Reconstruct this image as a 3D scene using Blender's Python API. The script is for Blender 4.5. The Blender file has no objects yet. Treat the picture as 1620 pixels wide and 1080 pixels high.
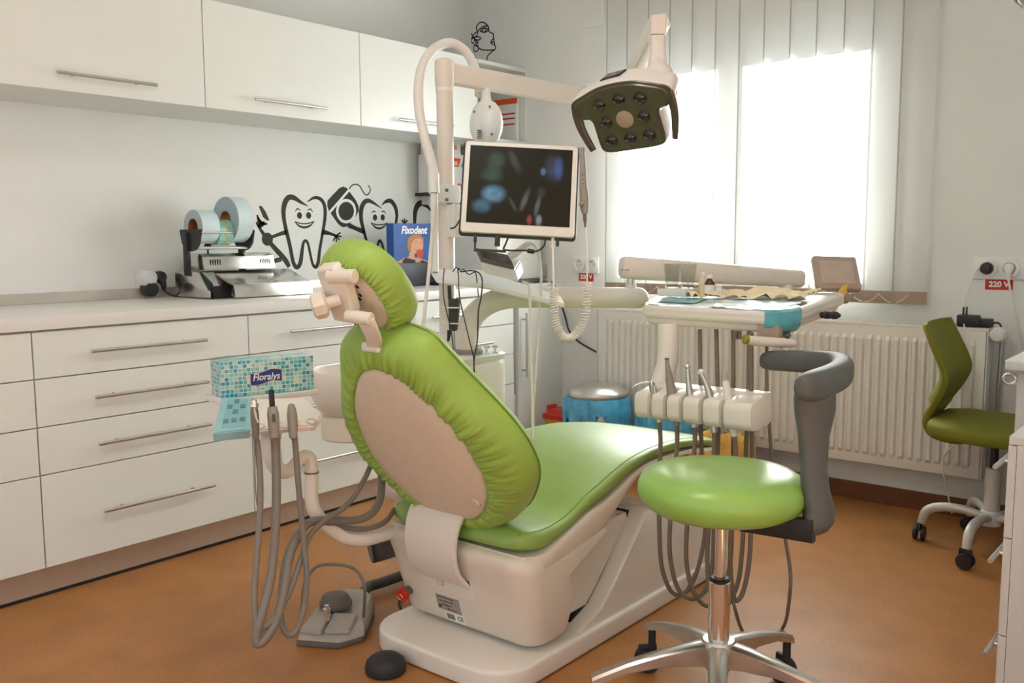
import bpy, bmesh, math, random
from mathutils import Vector, Matrix, Euler, noise
random.seed(7)
SC = bpy.context.scene
COL = SC.collection
PI = math.pi
R = math.radians

# ------------------------------------------------------------------ camera
CAMH = 1.13
CX, CY = 810.0, 540.0
V1 = (2020.0, 370.0); V2 = (-980.0, 385.0)          # vanishing points of the two wall directions
FPX = math.sqrt(-((V1[0]-CX)*(V2[0]-CX) + (V1[1]-CY)*(V2[1]-CY)))
_Y = Vector((V1[0]-CX, V1[1]-CY, FPX)).normalized()
_X = -Vector((V2[0]-CX, V2[1]-CY, FPX)).normalized()
_Z = _X.cross(_Y)
ROT = Matrix((_X, _Y, _Z))                            # camera (right, down, forward) -> world
CAM = Vector((0, 0, CAMH))
def ray(px, py): return ROT @ Vector((px-CX, py-CY, FPX))
def A(px, py, ax, val):
    """point where the sight line meets an axis-aligned plane"""
    d = ray(px, py); i = 'xyz'.index(ax)
    return CAM + d*((val-CAM[i])/d[i])
def Dp(px, py, D): return CAM + ray(px, py)*(D/FPX)
cam = bpy.data.cameras.new('camera'); camo = bpy.data.objects.new('camera', cam); COL.objects.link(camo)
cam.sensor_width = 36; cam.lens = FPX/1620*36; cam.clip_start = .05
r_ = ROT @ Vector((1,0,0)); d_ = ROT @ Vector((0,1,0)); f_ = ROT @ Vector((0,0,1))
camo.matrix_world = Matrix(((r_.x,-d_.x,-f_.x,CAM.x),(r_.y,-d_.y,-f_.y,CAM.y),(r_.z,-d_.z,-f_.z,CAM.z),(0,0,0,1)))
SC.camera = camo

# ------------------------------------------------------------------ materials
MATS = {}
def mat(name, col, rough=.5, metal=0, var=.03, scale=40, bump=0, bscale=200, spec=.5, trans=0, alpha=1, coat=0, emit=None, es=1, sheen=0, crough=.12):
    m = bpy.data.materials.new(name); m.use_nodes = True; nt = m.node_tree
    b = nt.nodes['Principled BSDF']
    b.inputs['Roughness'].default_value = rough; b.inputs['Metallic'].default_value = metal
    b.inputs['Specular IOR Level'].default_value = spec
    b.inputs['Transmission Weight'].default_value = trans; b.inputs['Alpha'].default_value = alpha
    b.inputs['Coat Weight'].default_value = coat; b.inputs['Coat Roughness'].default_value = crough; b.inputs['Sheen Weight'].default_value = sheen
    tc = nt.nodes.new('ShaderNodeTexCoord')
    n = nt.nodes.new('ShaderNodeTexNoise'); n.inputs['Scale'].default_value = scale; n.inputs['Detail'].default_value = 4
    nt.links.new(tc.outputs['Object'], n.inputs['Vector'])
    r = nt.nodes.new('ShaderNodeValToRGB')
    r.color_ramp.elements[0].position = .3; r.color_ramp.elements[1].position = .7
    r.color_ramp.elements[0].color = (*[max(0, c*(1-var)) for c in col], 1)
    r.color_ramp.elements[1].color = (*[min(1, c*(1+var)) for c in col], 1)
    nt.links.new(n.outputs['Fac'], r.inputs['Fac']); nt.links.new(r.outputs['Color'], b.inputs['Base Color'])
    if bump:
        n2 = nt.nodes.new('ShaderNodeTexNoise'); n2.inputs['Scale'].default_value = bscale; n2.inputs['Detail'].default_value = 3
        nt.links.new(tc.outputs['Object'], n2.inputs['Vector'])
        bp = nt.nodes.new('ShaderNodeBump'); bp.inputs['Strength'].default_value = bump; bp.inputs['Distance'].default_value = .002
        nt.links.new(n2.outputs['Fac'], bp.inputs['Height']); nt.links.new(bp.outputs['Normal'], b.inputs['Normal'])
    if emit:
        b.inputs['Emission Color'].default_value = (*emit, 1); b.inputs['Emission Strength'].default_value = es
    MATS[name] = m
    return m
def srgb(r, g, b):
    return tuple(((c/255)/12.92 if c/255 <= .04045 else ((c/255+.055)/1.055)**2.4) for c in (r, g, b))

mat('wall_paint', (.80,.815,.79), .75, bump=.08, bscale=300, var=.015, scale=6)
mat('ceiling_paint', (.82,.82,.80), .9, var=.01)
mat('lacquer_white', (.80,.83,.805), .32, var=.01, scale=8, coat=.15)
mat('carcass_white', (.74,.76,.74), .5, var=.01)
mat('worktop_white', (.80,.80,.78), .35, var=.03, scale=120)
mat('plinth_steel', (.62,.58,.53), .38, .75, var=.04, scale=14)
mat('chrome', (.80,.80,.80), .12, 1, var=.01)
mat('brushed_steel', (.62,.60,.58), .32, 1, var=.05, scale=30)
mat('steel_gloss', (.70,.69,.67), .2, 1, var=.04, scale=20)
mat('black_gap', (.012,.012,.012), .7)
mat('black_plastic', (.018,.018,.019), .42, var=.1)
mat('black_rubber', (.022,.022,.024), .6, var=.1, bump=.1)
mat('beige_plastic', (.80,.745,.655), .38, var=.015, scale=10, coat=.1)
mat('beige_plastic_dark', (.62,.55,.47), .45, var=.02)
mat('beige_grain', (.75,.655,.535), .6, var=.03, bump=.25, bscale=500)
mat('unit_white', (.83,.80,.745), .3, var=.012, scale=8, coat=.15)
mat('column_beige', (.76,.71,.645), .4, var=.02, coat=.1)
mat('cover_green', srgb(148,184,78), .5, var=.10, scale=9, bump=.12, bscale=160, sheen=.15)
mat('seat_vinyl', srgb(140,178,80), .5, var=.04, scale=9, bump=.12, bscale=200, spec=.6, coat=1, crough=.42)
mat('vinyl_green', srgb(146,196,92), .34, var=.03, scale=12, bump=.12, bscale=380, coat=.5, crough=.25)
mat('piping_green', srgb(104,146,54), .5)
mat('corrugated_grey', srgb(110,106,102), .7, var=.1)
mat('mesh_olive', srgb(116,118,20), .75, var=.12, scale=150, bump=.4, bscale=500)
mat('olive_plastic', srgb(138,140,40), .5, var=.04)
mat('stool_grey', srgb(86,90,90), .45, var=.05, scale=30, bump=.2, bscale=420)
mat('hose_grey', srgb(128,122,114), .5, var=.06, scale=60)
mat('hose_brown', srgb(120,108,95), .5, var=.06, scale=60)
mat('hose_dark', srgb(70,68,66), .5, var=.1)
mat('hose_white', (.80,.79,.75), .4, var=.02)
mat('pedal_grey', srgb(176,172,164), .5, var=.03, bump=.1)
mat('pedal_dark', srgb(104,100,95), .55, var=.05)
mat('red_button', srgb(200,36,24), .35, var=.04)
mat('red_sign', srgb(196,40,26), .5, var=.04)
mat('orange_print', srgb(226,92,28), .5, var=.04)
mat('white_print', (.85,.85,.84), .6)
mat('paper_white', (.80,.80,.78), .8, var=.02)
mat('paper_cream', srgb(236,222,186), .85, var=.05, scale=25)
mat('decal_dark', srgb(44,44,40), .7, var=.05)
mat('decal_ink', srgb(30,28,26), .7, var=.05)
mat('keypad_film', srgb(150,200,206), .3, var=.06, scale=22, bump=.2, bscale=40, coat=.3)
mat('film_teal', srgb(90,176,190), .28, var=.12, scale=22, bump=.3, bscale=40, coat=.3)
mat('film_pale', srgb(214,236,236), .22, var=.08, scale=28, bump=.5, bscale=60, coat=.4)
mat('key_teal', srgb(92,142,150), .5)
mat('pad_teal', srgb(134,186,196), .5)
mat('box_navy', srgb(14,22,44), .4, var=.1)
mat('card_blue', srgb(30,84,158), .5, var=.1, scale=10)
mat('skin_print', srgb(214,160,130), .6)
mat('skin_shade', srgb(180,120,95), .6)
mat('hair_print', srgb(178,124,70), .6)
mat('dark_print', srgb(40,26,34), .6)
mat('apple_print', srgb(206,72,30), .6)
mat('logo_blue', srgb(20,50,130), .4)
mat('logo_gold', srgb(230,190,120), .4)
mat('bag_blue', srgb(88,184,232), .2, var=.22, scale=22, bump=.9, bscale=45, alpha=.85)
mat('bag_yellow', srgb(224,176,84), .35, var=.15, scale=18, bump=.5, bscale=50)
mat('bin_red', srgb(190,40,22), .45, var=.06)
mat('bin_yellow', srgb(216,146,26), .45, var=.06)
mat('roll_white', srgb(205,226,230), .35, var=.04, scale=50)
mat('roll_side', srgb(170,190,198), .5, var=.06, scale=90)
mat('cardboard', srgb(150,92,50), .8, var=.1)
mat('roll_pouch', srgb(150,205,196), .35, var=.25, scale=60)
mat('roll_yellow', srgb(196,186,100), .4)
mat('amber', srgb(96,44,12), .12, var=.05, coat=.4)
mat('lamp_face', srgb(76,72,62), .25, var=.06, coat=.4)
mat('lens_dark', srgb(22,26,18), .1, var=.1, coat=.5)
mat('lamp_grey', srgb(150,146,136), .4, var=.04)
mat('lamp_beige', (.74,.71,.66), .35, var=.02, coat=.15)
mat('display_brown', srgb(166,148,132), .5, var=.04)
mat('display_face', srgb(178,164,152), .35, var=.08, scale=30)
mat('yellow_note', srgb(206,178,80), .7)
mat('radiator_white', (.80,.78,.73), .4, var=.012)
mat('rad_shadow', (.25,.24,.22), .7)
mat('socket_white', (.80,.80,.78), .35)
mat('socket_grey', (.42,.42,.42), .4)
mat('desk_white', (.72,.72,.71), .4, var=.01)
mat('light_grey_metal', (.62,.61,.59), .35, .3)
mat('sheet_steel_dark', (.30,.29,.28), .3, .9, var=.15, scale=8)
mat('label_silver', (.42,.40,.38), .35, .6, var=.2, scale=30)
mat('barcode', (.05,.05,.05), .6)
mat('monitor_frame', (.78,.78,.74), .4)
mat('window_pvc', (.80,.80,.79), .35)
mat('window_frame_grey', (.40,.40,.40), .5)
mat('baseboard_brown', srgb(108,66,36), .55, var=.12, scale=30)
mat('fixture_blue', srgb(14,46,78), .4)
mat('fixture_grey', srgb(158,152,146), .4)

def glassmat(name, col=(.95,.97,.96), rough=.02, ior=1.3, mixf=.8):
    m = bpy.data.materials.new(name); m.use_nodes = True; nt = m.node_tree; nt.nodes.clear()
    o = nt.nodes.new('ShaderNodeOutputMaterial'); mx = nt.nodes.new('ShaderNodeMixShader')
    t = nt.nodes.new('ShaderNodeBsdfTransparent'); g = nt.nodes.new('ShaderNodeBsdfGlossy')
    t.inputs['Color'].default_value = (*col, 1); g.inputs['Roughness'].default_value = rough
    fr = nt.nodes.new('ShaderNodeLayerWeight'); fr.inputs['Blend'].default_value = (ior-1)*.3
    pw = nt.nodes.new('ShaderNodeMath'); pw.operation = 'POWER'; pw.inputs[1].default_value = 2; nt.links.new(fr.outputs['Facing'], pw.inputs[0])
    nt.links.new(pw.outputs[0], mx.inputs['Fac'])
    nt.links.new(t.outputs[0], mx.inputs[1]); nt.links.new(g.outputs[0], mx.inputs[2]); nt.links.new(mx.outputs[0], o.inputs[0])
    MATS[name] = m
glassmat('window_glass', (.97,.98,.98))
glassmat('clear_plastic', (.90,.91,.90), .08, 1.6)
glassmat('clear_film', (.93,.97,.97), .15, 1.35)

def floor_mat():
    m = bpy.data.materials.new('cork_linoleum'); m.use_nodes = True; nt = m.node_tree; b = nt.nodes['Principled BSDF']
    tc = nt.nodes.new('ShaderNodeTexCoord')
    def nz(s, d=4):
        n = nt.nodes.new('ShaderNodeTexNoise'); n.inputs['Scale'].default_value = s; n.inputs['Detail'].default_value = d
        nt.links.new(tc.outputs['Object'], n.inputs['Vector']); return n
    a = nz(330); c = nz(7, 3)
    r = nt.nodes.new('ShaderNodeValToRGB'); e = r.color_ramp.elements
    e[0].position = .32; e[0].color = (*srgb(134,90,46), 1)
    e[1].position = .68; e[1].color = (*srgb(204,148,90), 1)
    x = e.new(.5); x.color = (*srgb(174,119,66), 1)
    nt.links.new(a.outputs['Fac'], r.inputs['Fac'])
    r2 = nt.nodes.new('ShaderNodeValToRGB'); r2.color_ramp.elements[0].color = (.86,.84,.82,1); r2.color_ramp.elements[1].color = (1.06,1.05,1.02,1)
    r2.color_ramp.elements[0].position = .3; r2.color_ramp.elements[1].position = .7
    nt.links.new(c.outputs['Fac'], r2.inputs['Fac'])
    mx = nt.nodes.new('ShaderNodeMix'); mx.data_type = 'RGBA'; mx.blend_type = 'MULTIPLY'; mx.inputs['Factor'].default_value = 1
    nt.links.new(r.outputs['Color'], mx.inputs['A']); nt.links.new(r2.outputs['Color'], mx.inputs['B'])
    nt.links.new(mx.outputs['Result'], b.inputs['Base Color'])
    b.inputs['Roughness'].default_value = .42; b.inputs['Specular IOR Level'].default_value = .45
    bp = nt.nodes.new('ShaderNodeBump'); bp.inputs['Strength'].default_value = .035; bp.inputs['Distance'].default_value = .0008
    nt.links.new(a.outputs['Fac'], bp.inputs['Height']); nt.links.new(bp.outputs['Normal'], b.inputs['Normal'])
    MATS['floor'] = m
floor_mat()
def slat_mat(name='blind_fabric', fac=.55, k=1.0):
    m = bpy.data.materials.new(name); m.use_nodes = True; nt = m.node_tree; nt.nodes.clear()
    o = nt.nodes.new('ShaderNodeOutputMaterial'); mx = nt.nodes.new('ShaderNodeMixShader'); mx.inputs['Fac'].default_value = fac
    d = nt.nodes.new('ShaderNodeBsdfDiffuse'); t = nt.nodes.new('ShaderNodeBsdfTranslucent')
    tc = nt.nodes.new('ShaderNodeTexCoord'); w = nt.nodes.new('ShaderNodeTexNoise'); w.inputs['Scale'].default_value = 160
    nt.links.new(tc.outputs['Object'], w.inputs['Vector'])
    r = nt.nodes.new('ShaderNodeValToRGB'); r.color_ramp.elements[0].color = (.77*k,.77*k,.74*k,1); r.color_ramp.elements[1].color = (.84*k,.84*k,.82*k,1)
    nt.links.new(w.outputs['Fac'], r.inputs['Fac'])
    nt.links.new(r.outputs[0], d.inputs['Color']); nt.links.new(r.outputs[0], t.inputs['Color'])
    nt.links.new(d.outputs[0], mx.inputs[1]); nt.links.new(t.outputs[0], mx.inputs[2]); nt.links.new(mx.outputs[0], o.inputs[0])
    MATS[name] = m
slat_mat(); slat_mat('blind_overlap_shade', .35, .62)  # dark slat-edge strip paints in the shade line where slats overlap
def mosaic_mat():
    m = bpy.data.materials.new('mosaic_print'); m.use_nodes = True; nt = m.node_tree; b = nt.nodes['Principled BSDF']
    tc = nt.nodes.new('ShaderNodeTexCoord')
    br = nt.nodes.new('ShaderNodeTexBrick'); br.offset = .15; br.inputs['Scale'].default_value = 1
    br.inputs['Brick Width'].default_value = .0115; br.inputs['Row Height'].default_value = .0105
    br.inputs['Mortar Size'].default_value = .0008; br.inputs['Mortar'].default_value = (.72,.78,.74,1)
    br.inputs['Color1'].default_value = (0,0,0,1); br.inputs['Color2'].default_value = (1,1,1,1); br.inputs['Bias'].default_value = 0
    nt.links.new(tc.outputs['UV'], br.inputs['Vector'])
    r = nt.nodes.new('ShaderNodeValToRGB'); e = r.color_ramp.elements
    e[0].position = 0; e[0].color = (*srgb(30,140,170), 1); e[1].position = 1; e[1].color = (*srgb(204,216,208), 1)
    for p, c in ((.25,(60,170,185)), (.5,(130,190,190)), (.75,(160,206,196))):
        k = e.new(p); k.color = (*srgb(*c), 1)
    nt.links.new(br.outputs['Color'], r.inputs['Fac'])
    mx = nt.nodes.new('ShaderNodeMix'); mx.data_type = 'RGBA'
    nt.links.new(br.outputs['Fac'], mx.inputs['Factor']); nt.links.new(r.outputs['Color'], mx.inputs['A']); mx.inputs['B'].default_value = (.72,.80,.78,1)
    nt.links.new(mx.outputs['Result'], b.inputs['Base Color']); b.inputs['Roughness'].default_value = .3
    MATS['mosaic_print'] = m
mosaic_mat()
def screen_mat():
    """the picture on the monitor: blurred tooth shapes on black, in the screen's own UV space"""
    m = bpy.data.materials.new('screen_picture'); m.use_nodes = True; nt = m.node_tree; b = nt.nodes['Principled BSDF']
    b.inputs['Base Color'].default_value = (.006,.007,.005,1); b.inputs['Roughness'].default_value = .3; b.inputs['Specular IOR Level'].default_value = .25
    tc = nt.nodes.new('ShaderNodeTexCoord'); n = nt.nodes.new('ShaderNodeTexNoise'); n.inputs['Scale'].default_value = 9; n.inputs['Detail'].default_value = 7; n.inputs['Roughness'].default_value = .7
    nt.links.new(tc.outputs['UV'], n.inputs['Vector'])
    acc = None
    L = [(.255,.19,.10,.13,0,(40,60,48)),(.225,.37,.11,.11,0,(38,62,54)),(.25,.62,.12,.12,-10,(84,124,148)),(.14,.78,.10,.10,0,(56,88,104)),(.44,.19,.045,.17,-20,(48,54,50)),(.555,.68,.032,.17,14,(70,74,72)),(.44,.74,.022,.10,-24,(56,60,58)),(.68,.75,.026,.15,8,(74,80,84)),(.71,.57,.05,.08,0,(36,44,46)),(.82,.25,.10,.19,0,(40,48,66)),(.87,.25,.05,.16,0,(46,64,110)),(.72,.30,.03,.06,0,(70,96,120)),(.61,.93,.03,.07,0,(130,44,44)),(.70,.93,.035,.08,0,(110,112,116))]
    for cx, cy, rx, ry, rot, col in L:
        mp = nt.nodes.new('ShaderNodeMapping'); mp.vector_type = 'TEXTURE'; mp.inputs['Location'].default_value = (cx,1-cy,0); mp.inputs['Rotation'].default_value = (0,0,math.radians(-rot)); mp.inputs['Scale'].default_value = (rx*1.25,ry*1.25,1)
        nt.links.new(tc.outputs['UV'], mp.inputs['Vector'])
        g = nt.nodes.new('ShaderNodeTexGradient'); g.gradient_type = 'SPHERICAL'; nt.links.new(mp.outputs[0], g.inputs['Vector'])
        r = nt.nodes.new('ShaderNodeMapRange'); r.interpolation_type = 'SMOOTHSTEP'; r.inputs['From Min'].default_value = 0; r.inputs['From Max'].default_value = .75; nt.links.new(g.outputs['Fac'], r.inputs['Value'])
        k = nt.nodes.new('ShaderNodeMath'); k.operation = 'MULTIPLY'; nt.links.new(r.outputs[0], k.inputs[0]); nt.links.new(n.outputs['Fac'], k.inputs[1])
        mx = nt.nodes.new('ShaderNodeMix'); mx.data_type = 'RGBA'; mx.inputs['A'].default_value = (.0012,.0022,.0006,1) if acc is None else (0,0,0,1)
        if acc is not None: nt.links.new(acc, mx.inputs['A'])
        mx.inputs['B'].default_value = (*[c*1.6 for c in srgb(*col)],1); nt.links.new(k.outputs[0], mx.inputs['Factor']); acc = mx.outputs['Result']
    nt.links.new(acc, b.inputs['Emission Color']); b.inputs['Emission Strength'].default_value = .34
    MATS['screen_dark'] = m
screen_mat()

# ------------------------------------------------------------------ mesh helpers
def BM(): return bmesh.new()
def join(bm, t, M=None):
    if M is not None: bmesh.ops.transform(t, matrix=M, verts=t.verts)
    me = bpy.data.meshes.new('tmp'); t.to_mesh(me); t.free(); bm.from_mesh(me); bpy.data.meshes.remove(me)
def TR(*v): return Matrix.Translation(Vector(v))
def RX(a): return Matrix.Rotation(R(a), 4, 'X')
def RY(a): return Matrix.Rotation(R(a), 4, 'Y')
def RZ(a): return Matrix.Rotation(R(a), 4, 'Z')
def SCL(x, y, z): return Matrix.Diagonal((x, y, z, 1))
def frame(o, x, y, z):
    return Matrix(((x.x,y.x,z.x,o.x),(x.y,y.y,z.y,o.y),(x.z,y.z,z.z,o.z),(0,0,0,1)))
def along(p, q, up=Vector((0,0,1))):
    """matrix whose z runs from p to q"""
    p = Vector(p); q = Vector(q); z = (q-p).normalized()
    if abs(z.dot(up)) > .98: up = Vector((0,1,0))
    x = up.cross(z).normalized(); y = z.cross(x)
    return frame(p, x, y, z)
def box(bm, c, s, M=None, bev=0, seg=2, mi=0):
    t = BM(); bmesh.ops.create_cube(t, size=1)
    bmesh.ops.transform(t, matrix=SCL(*s), verts=t.verts)
    if bev: bmesh.ops.bevel(t, geom=list(t.edges), offset=min(bev, min(s)*.49), segments=seg, profile=.6, affect='EDGES')
    for f in t.faces: f.material_index = mi
    bmesh.ops.translate(t, vec=Vector(c), verts=t.verts)
    join(bm, t, M); return bm
def bx(bm, x0, x1, y0, y1, z0, z1, bev=0, M=None, seg=2, mi=0):
    return box(bm, ((x0+x1)/2,(y0+y1)/2,(z0+z1)/2), (abs(x1-x0),abs(y1-y0),abs(z1-z0)), M, bev, seg, mi)
def catmull(P, n):
    P = [Vector(p) for p in P]
    if n <= 1 or len(P) < 3: return P
    out = []
    for i in range(len(P)-1):
        p0 = P[i-1] if i else P[0]*2-P[1]; p1 = P[i]; p2 = P[i+1]; p3 = P[i+2] if i+2 < len(P) else P[-1]*2-P[-2]
        for k in range(n):
            t = k/n
            out.append(.5*((2*p1)+(p2-p0)*t+(2*p0-5*p1+4*p2-p3)*t*t+(3*p1-p0-3*p2+p3)*t**3))
    out.append(P[-1]); return out
def loft(bm, rings, cap0=True, cap1=True, closed=True, mi=0):
    vs = [[bm.verts.new(p) for p in r] for r in rings]; n = len(vs[0]); fs = []
    for a, b in zip(vs, vs[1:]):
        for i in range(n if closed else n-1):
            j = (i+1) % n
            try: fs.append(bm.faces.new((a[i], a[j], b[j], b[i])))
            except ValueError: pass
    if cap0: fs.append(bm.faces.new(list(reversed(vs[0]))))
    if cap1: fs.append(bm.faces.new(vs[-1]))
    for f in fs: f.material_index = mi
    return fs
def tube(bm, P, r, seg=12, sm=6, caps=True, flat=1.0, mi=0, up=None):
    n0 = len(P); Q = catmull(P, sm); n = len(Q)
    rr = [r]*n if not isinstance(r, (list, tuple)) else [r[min(int(i/(n-1)*(n0-1)), n0-2)]*(1-((i/(n-1)*(n0-1))-min(int(i/(n-1)*(n0-1)), n0-2)))+r[min(int(i/(n-1)*(n0-1)), n0-2)+1]*((i/(n-1)*(n0-1))-min(int(i/(n-1)*(n0-1)), n0-2)) for i in range(n)]
    T = []
    for i in range(n):
        a = Q[max(i-1,0)]; b = Q[min(i+1,n-1)]; T.append((b-a).normalized() if (b-a).length > 1e-9 else Vector((0,0,1)))
    u = Vector(up) if up else (Vector((0,0,1)) if abs(T[0].z) < .9 else Vector((1,0,0)))
    u = (u-T[0]*u.dot(T[0])).normalized(); rings = []
    for i in range(n):
        u = (u-T[i]*u.dot(T[i])).normalized(); w = T[i].cross(u)
        rings.append([Q[i]+u*(math.cos(2*PI*k/seg)*rr[i]*flat)+w*(math.sin(2*PI*k/seg)*rr[i]) for k in range(seg)])
    loft(bm, rings, caps, caps, mi=mi); return bm
def lathe(bm, prof, seg=32, M=None, mi=0, cap=True):
    t = BM(); rings = [[Vector((max(r,1e-5)*math.cos(2*PI*k/seg), max(r,1e-5)*math.sin(2*PI*k/seg), z)) for k in range(seg)] for r, z in prof]
    loft(t, rings, cap, cap, mi=mi); bmesh.ops.recalc_face_normals(t, faces=t.faces); join(bm, t, M); return bm
def cyl(bm, p, q, r, seg=20, r2=None, bev=0, mi=0):
    L = (Vector(q)-Vector(p)).length; r2 = r if r2 is None else r2
    pr = [(r,0),(r2,L)] if not bev else [(r-bev,0),(r,bev),(r2,L-bev),(r2-bev,L)]
    return lathe(bm, pr, seg, along(p, q), mi)
def ball(bm, c, r, seg=20, M=None, mi=0):
    t = BM(); bmesh.ops.create_uvsphere(t, u_segments=seg, v_segments=max(8,seg//2), radius=1)
    s = r if isinstance(r,(tuple,list)) else (r,r,r)
    for f in t.faces: f.material_index = mi
    join(bm, t, (M or Matrix())@TR(*c)@SCL(*s)); return bm
def prism(bm, poly, h, M=None, bev=0, seg=2, mi=0):
    t = BM(); b = [t.verts.new((p[0],p[1],0)) for p in poly]; f = t.faces.new(b)
    if f.normal.z > 0 or True:
        t.normal_update()
        if f.normal.z < 0: f.normal_flip()
    r = bmesh.ops.extrude_face_region(t, geom=[f])
    bmesh.ops.translate(t, vec=(0,0,h), verts=[v for v in r['geom'] if isinstance(v, bmesh.types.BMVert)])
    bmesh.ops.recalc_face_normals(t, faces=t.faces)
    if bev: bmesh.ops.bevel(t, geom=list(t.edges), offset=bev, segments=seg, profile=.6, affect='EDGES')
    for f in t.faces: f.material_index = mi
    join(bm, t, M); return bm
def rrect(w, h, r, n=5):
    out = []
    for cx, cy, a in ((w/2-r,h/2-r,0),(-w/2+r,h/2-r,90),(-w/2+r,-h/2+r,180),(w/2-r,-h/2+r,270)):
        for k in range(n+1): out.append((cx+r*math.cos(R(a+90*k/n)), cy+r*math.sin(R(a+90*k/n))))
    return out
def ell(a, b, n=32, cx=0, cy=0, e=2.0):
    out = []
    for k in range(n):
        c = math.cos(2*PI*k/n); s = math.sin(2*PI*k/n)
        out.append((cx+a*math.copysign(abs(c)**(2/e),c), cy+b*math.copysign(abs(s)**(2/e),s)))
    return out
def stroke(bm, P, w, M, h=.0006, sm=6, mi=0):
    """flat ribbon of vinyl/ink lying in the xy plane of M, thickness h"""
    n0 = len(P); Q = catmull([Vector((p[0],p[1],0)) for p in P], sm); n = len(Q)
    def wid(i):
        if not isinstance(w,(list,tuple)): return w
        t = i/(n-1)*(len(w)-1); k = min(int(t), len(w)-2); return w[k]*(1-(t-k))+w[k+1]*(t-k)
    L = []; Rr = []
    for i in range(n):
        d = (Q[min(i+1,n-1)]-Q[max(i-1,0)]); d = d.normalized() if d.length > 1e-9 else Vector((1,0,0))
        nrm = Vector((-d.y,d.x,0)); L.append(Q[i]+nrm*wid(i)/2); Rr.append(Q[i]-nrm*wid(i)/2)
    t = BM()
    rings = [[l, r, r+Vector((0,0,h)), l+Vector((0,0,h))] for l, r in zip(L,Rr)]
    loft(t, rings, mi=mi); bmesh.ops.recalc_face_normals(t, faces=t.faces); join(bm, t, M); return bm
def disc2(bm, c, a, b, M, h=.0006, rot=0, n=28, mi=0):
    return prism(bm, ell(a,b,n), h, M@TR(c[0],c[1],0)@RZ(rot), mi=mi)

# ------------------------------------------------------------------ object helpers
def base_of(p):
    o = Vector((0,0,0))
    while p is not None: o += p.location; p = p.parent
    return o
def obj(name, bm, m, parent=None, smooth=True, ang=38, label=None):
    if parent is not None:
        b = base_of(parent)
        if b.length: bmesh.ops.translate(bm, vec=-b, verts=bm.verts)
    me = bpy.data.meshes.new(name); bm.to_mesh(me); bm.free()
    for k in (m if isinstance(m,(list,tuple)) else [m]): me.materials.append(MATS[k])
    if smooth:
        me.shade_smooth(); me.set_sharp_from_angle(angle=R(ang))
    o = bpy.data.objects.new(name, me); COL.objects.link(o)
    if parent is not None: o.parent = parent
    if label: o['label'] = label
    return o
def thing(name, label, cat, loc=(0,0,0), group=None):
    o = bpy.data.objects.new(name, None); COL.objects.link(o); o.location = Vector(loc)
    o.empty_display_size = .1; tag(o, label, cat, group); return o
def tag(o, label, cat, group=None):
    o['label'] = label; o['category'] = cat
    if group: o['group'] = group
    return o
def struct(name, bm, m, smooth=False, label=None):
    o = obj(name, bm, m, None, smooth); o['kind'] = 'structure'
    if label: o['label'] = label
    return o
def dup(root, loc=None, rotz=None, label=None, group=None):
    r = root.copy(); COL.objects.link(r)
    if loc is not None: r.location = Vector(loc)
    if rotz is not None: r.rotation_euler = (0,0,rotz)
    if label: r['label'] = label
    if group: r['group'] = group
    for ch in list(root.children):
        c = ch.copy(); COL.objects.link(c); c.parent = r
        for g in list(ch.children):
            d = g.copy(); COL.objects.link(d); d.parent = c
    return r
def text_bm(body, size, M, shear=0, bold=0, ext=.0004, sx=1.0, align='CENTER'):
    cu = bpy.data.curves.new('lettering', 'FONT'); cu.body = body; cu.size = size; cu.shear = shear; cu.offset = bold; cu.extrude = ext
    cu.align_x = align; cu.align_y = 'CENTER'; cu.resolution_u = 3
    o = bpy.data.objects.new('lettering', cu); COL.objects.link(o)
    dg = bpy.context.evaluated_depsgraph_get(); me = bpy.data.meshes.new_from_object(o.evaluated_get(dg))
    bm = BM(); bm.from_mesh(me); bmesh.ops.transform(bm, matrix=M@SCL(sx,1,1), verts=bm.verts)
    bpy.data.objects.remove(o); bpy.data.curves.remove(cu); bpy.data.meshes.remove(me); return bm
# ================================================================== the room
WL, WB, WR, CEIL = -3.55, 3.97, .06, 2.6
b = BM(); bx(b, -3.9, 2.5, -2.0, 4.4, -.06, 0); struct('floor', b, 'floor')
b = BM(); bx(b, -3.9, 2.5, -2.0, 4.4, CEIL, CEIL+.06); struct('ceiling', b, 'ceiling_paint')
b = BM(); bx(b, WL-.2, WL, -2.0, 4.32, 0, CEIL); struct('wall_left', b, 'wall_paint')
# window: opening in the back wall
OX0, OX1, OZ0, OZ1 = -2.60, -1.24, .93, 2.06
b = BM()
bx(b, WL, OX0, WB, WB+.35, 0, CEIL); bx(b, OX1, WR+.2, WB, WB+.35, 0, CEIL)
bx(b, OX0, OX1, WB, WB+.35, 0, OZ0); bx(b, OX0, OX1, WB, WB+.35, OZ1, CEIL)
struct('wall_back', b, 'wall_paint')
b = BM(); bx(b, WR, WR+.2, 1.6, WB, 0, CEIL); struct('wall_right', b, 'wall_paint')
b = BM(); bx(b, -2.3, WR, WB-.016, WB-.001, 0, .075, .003); struct('baseboard_back', b, 'baseboard_brown')
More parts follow.
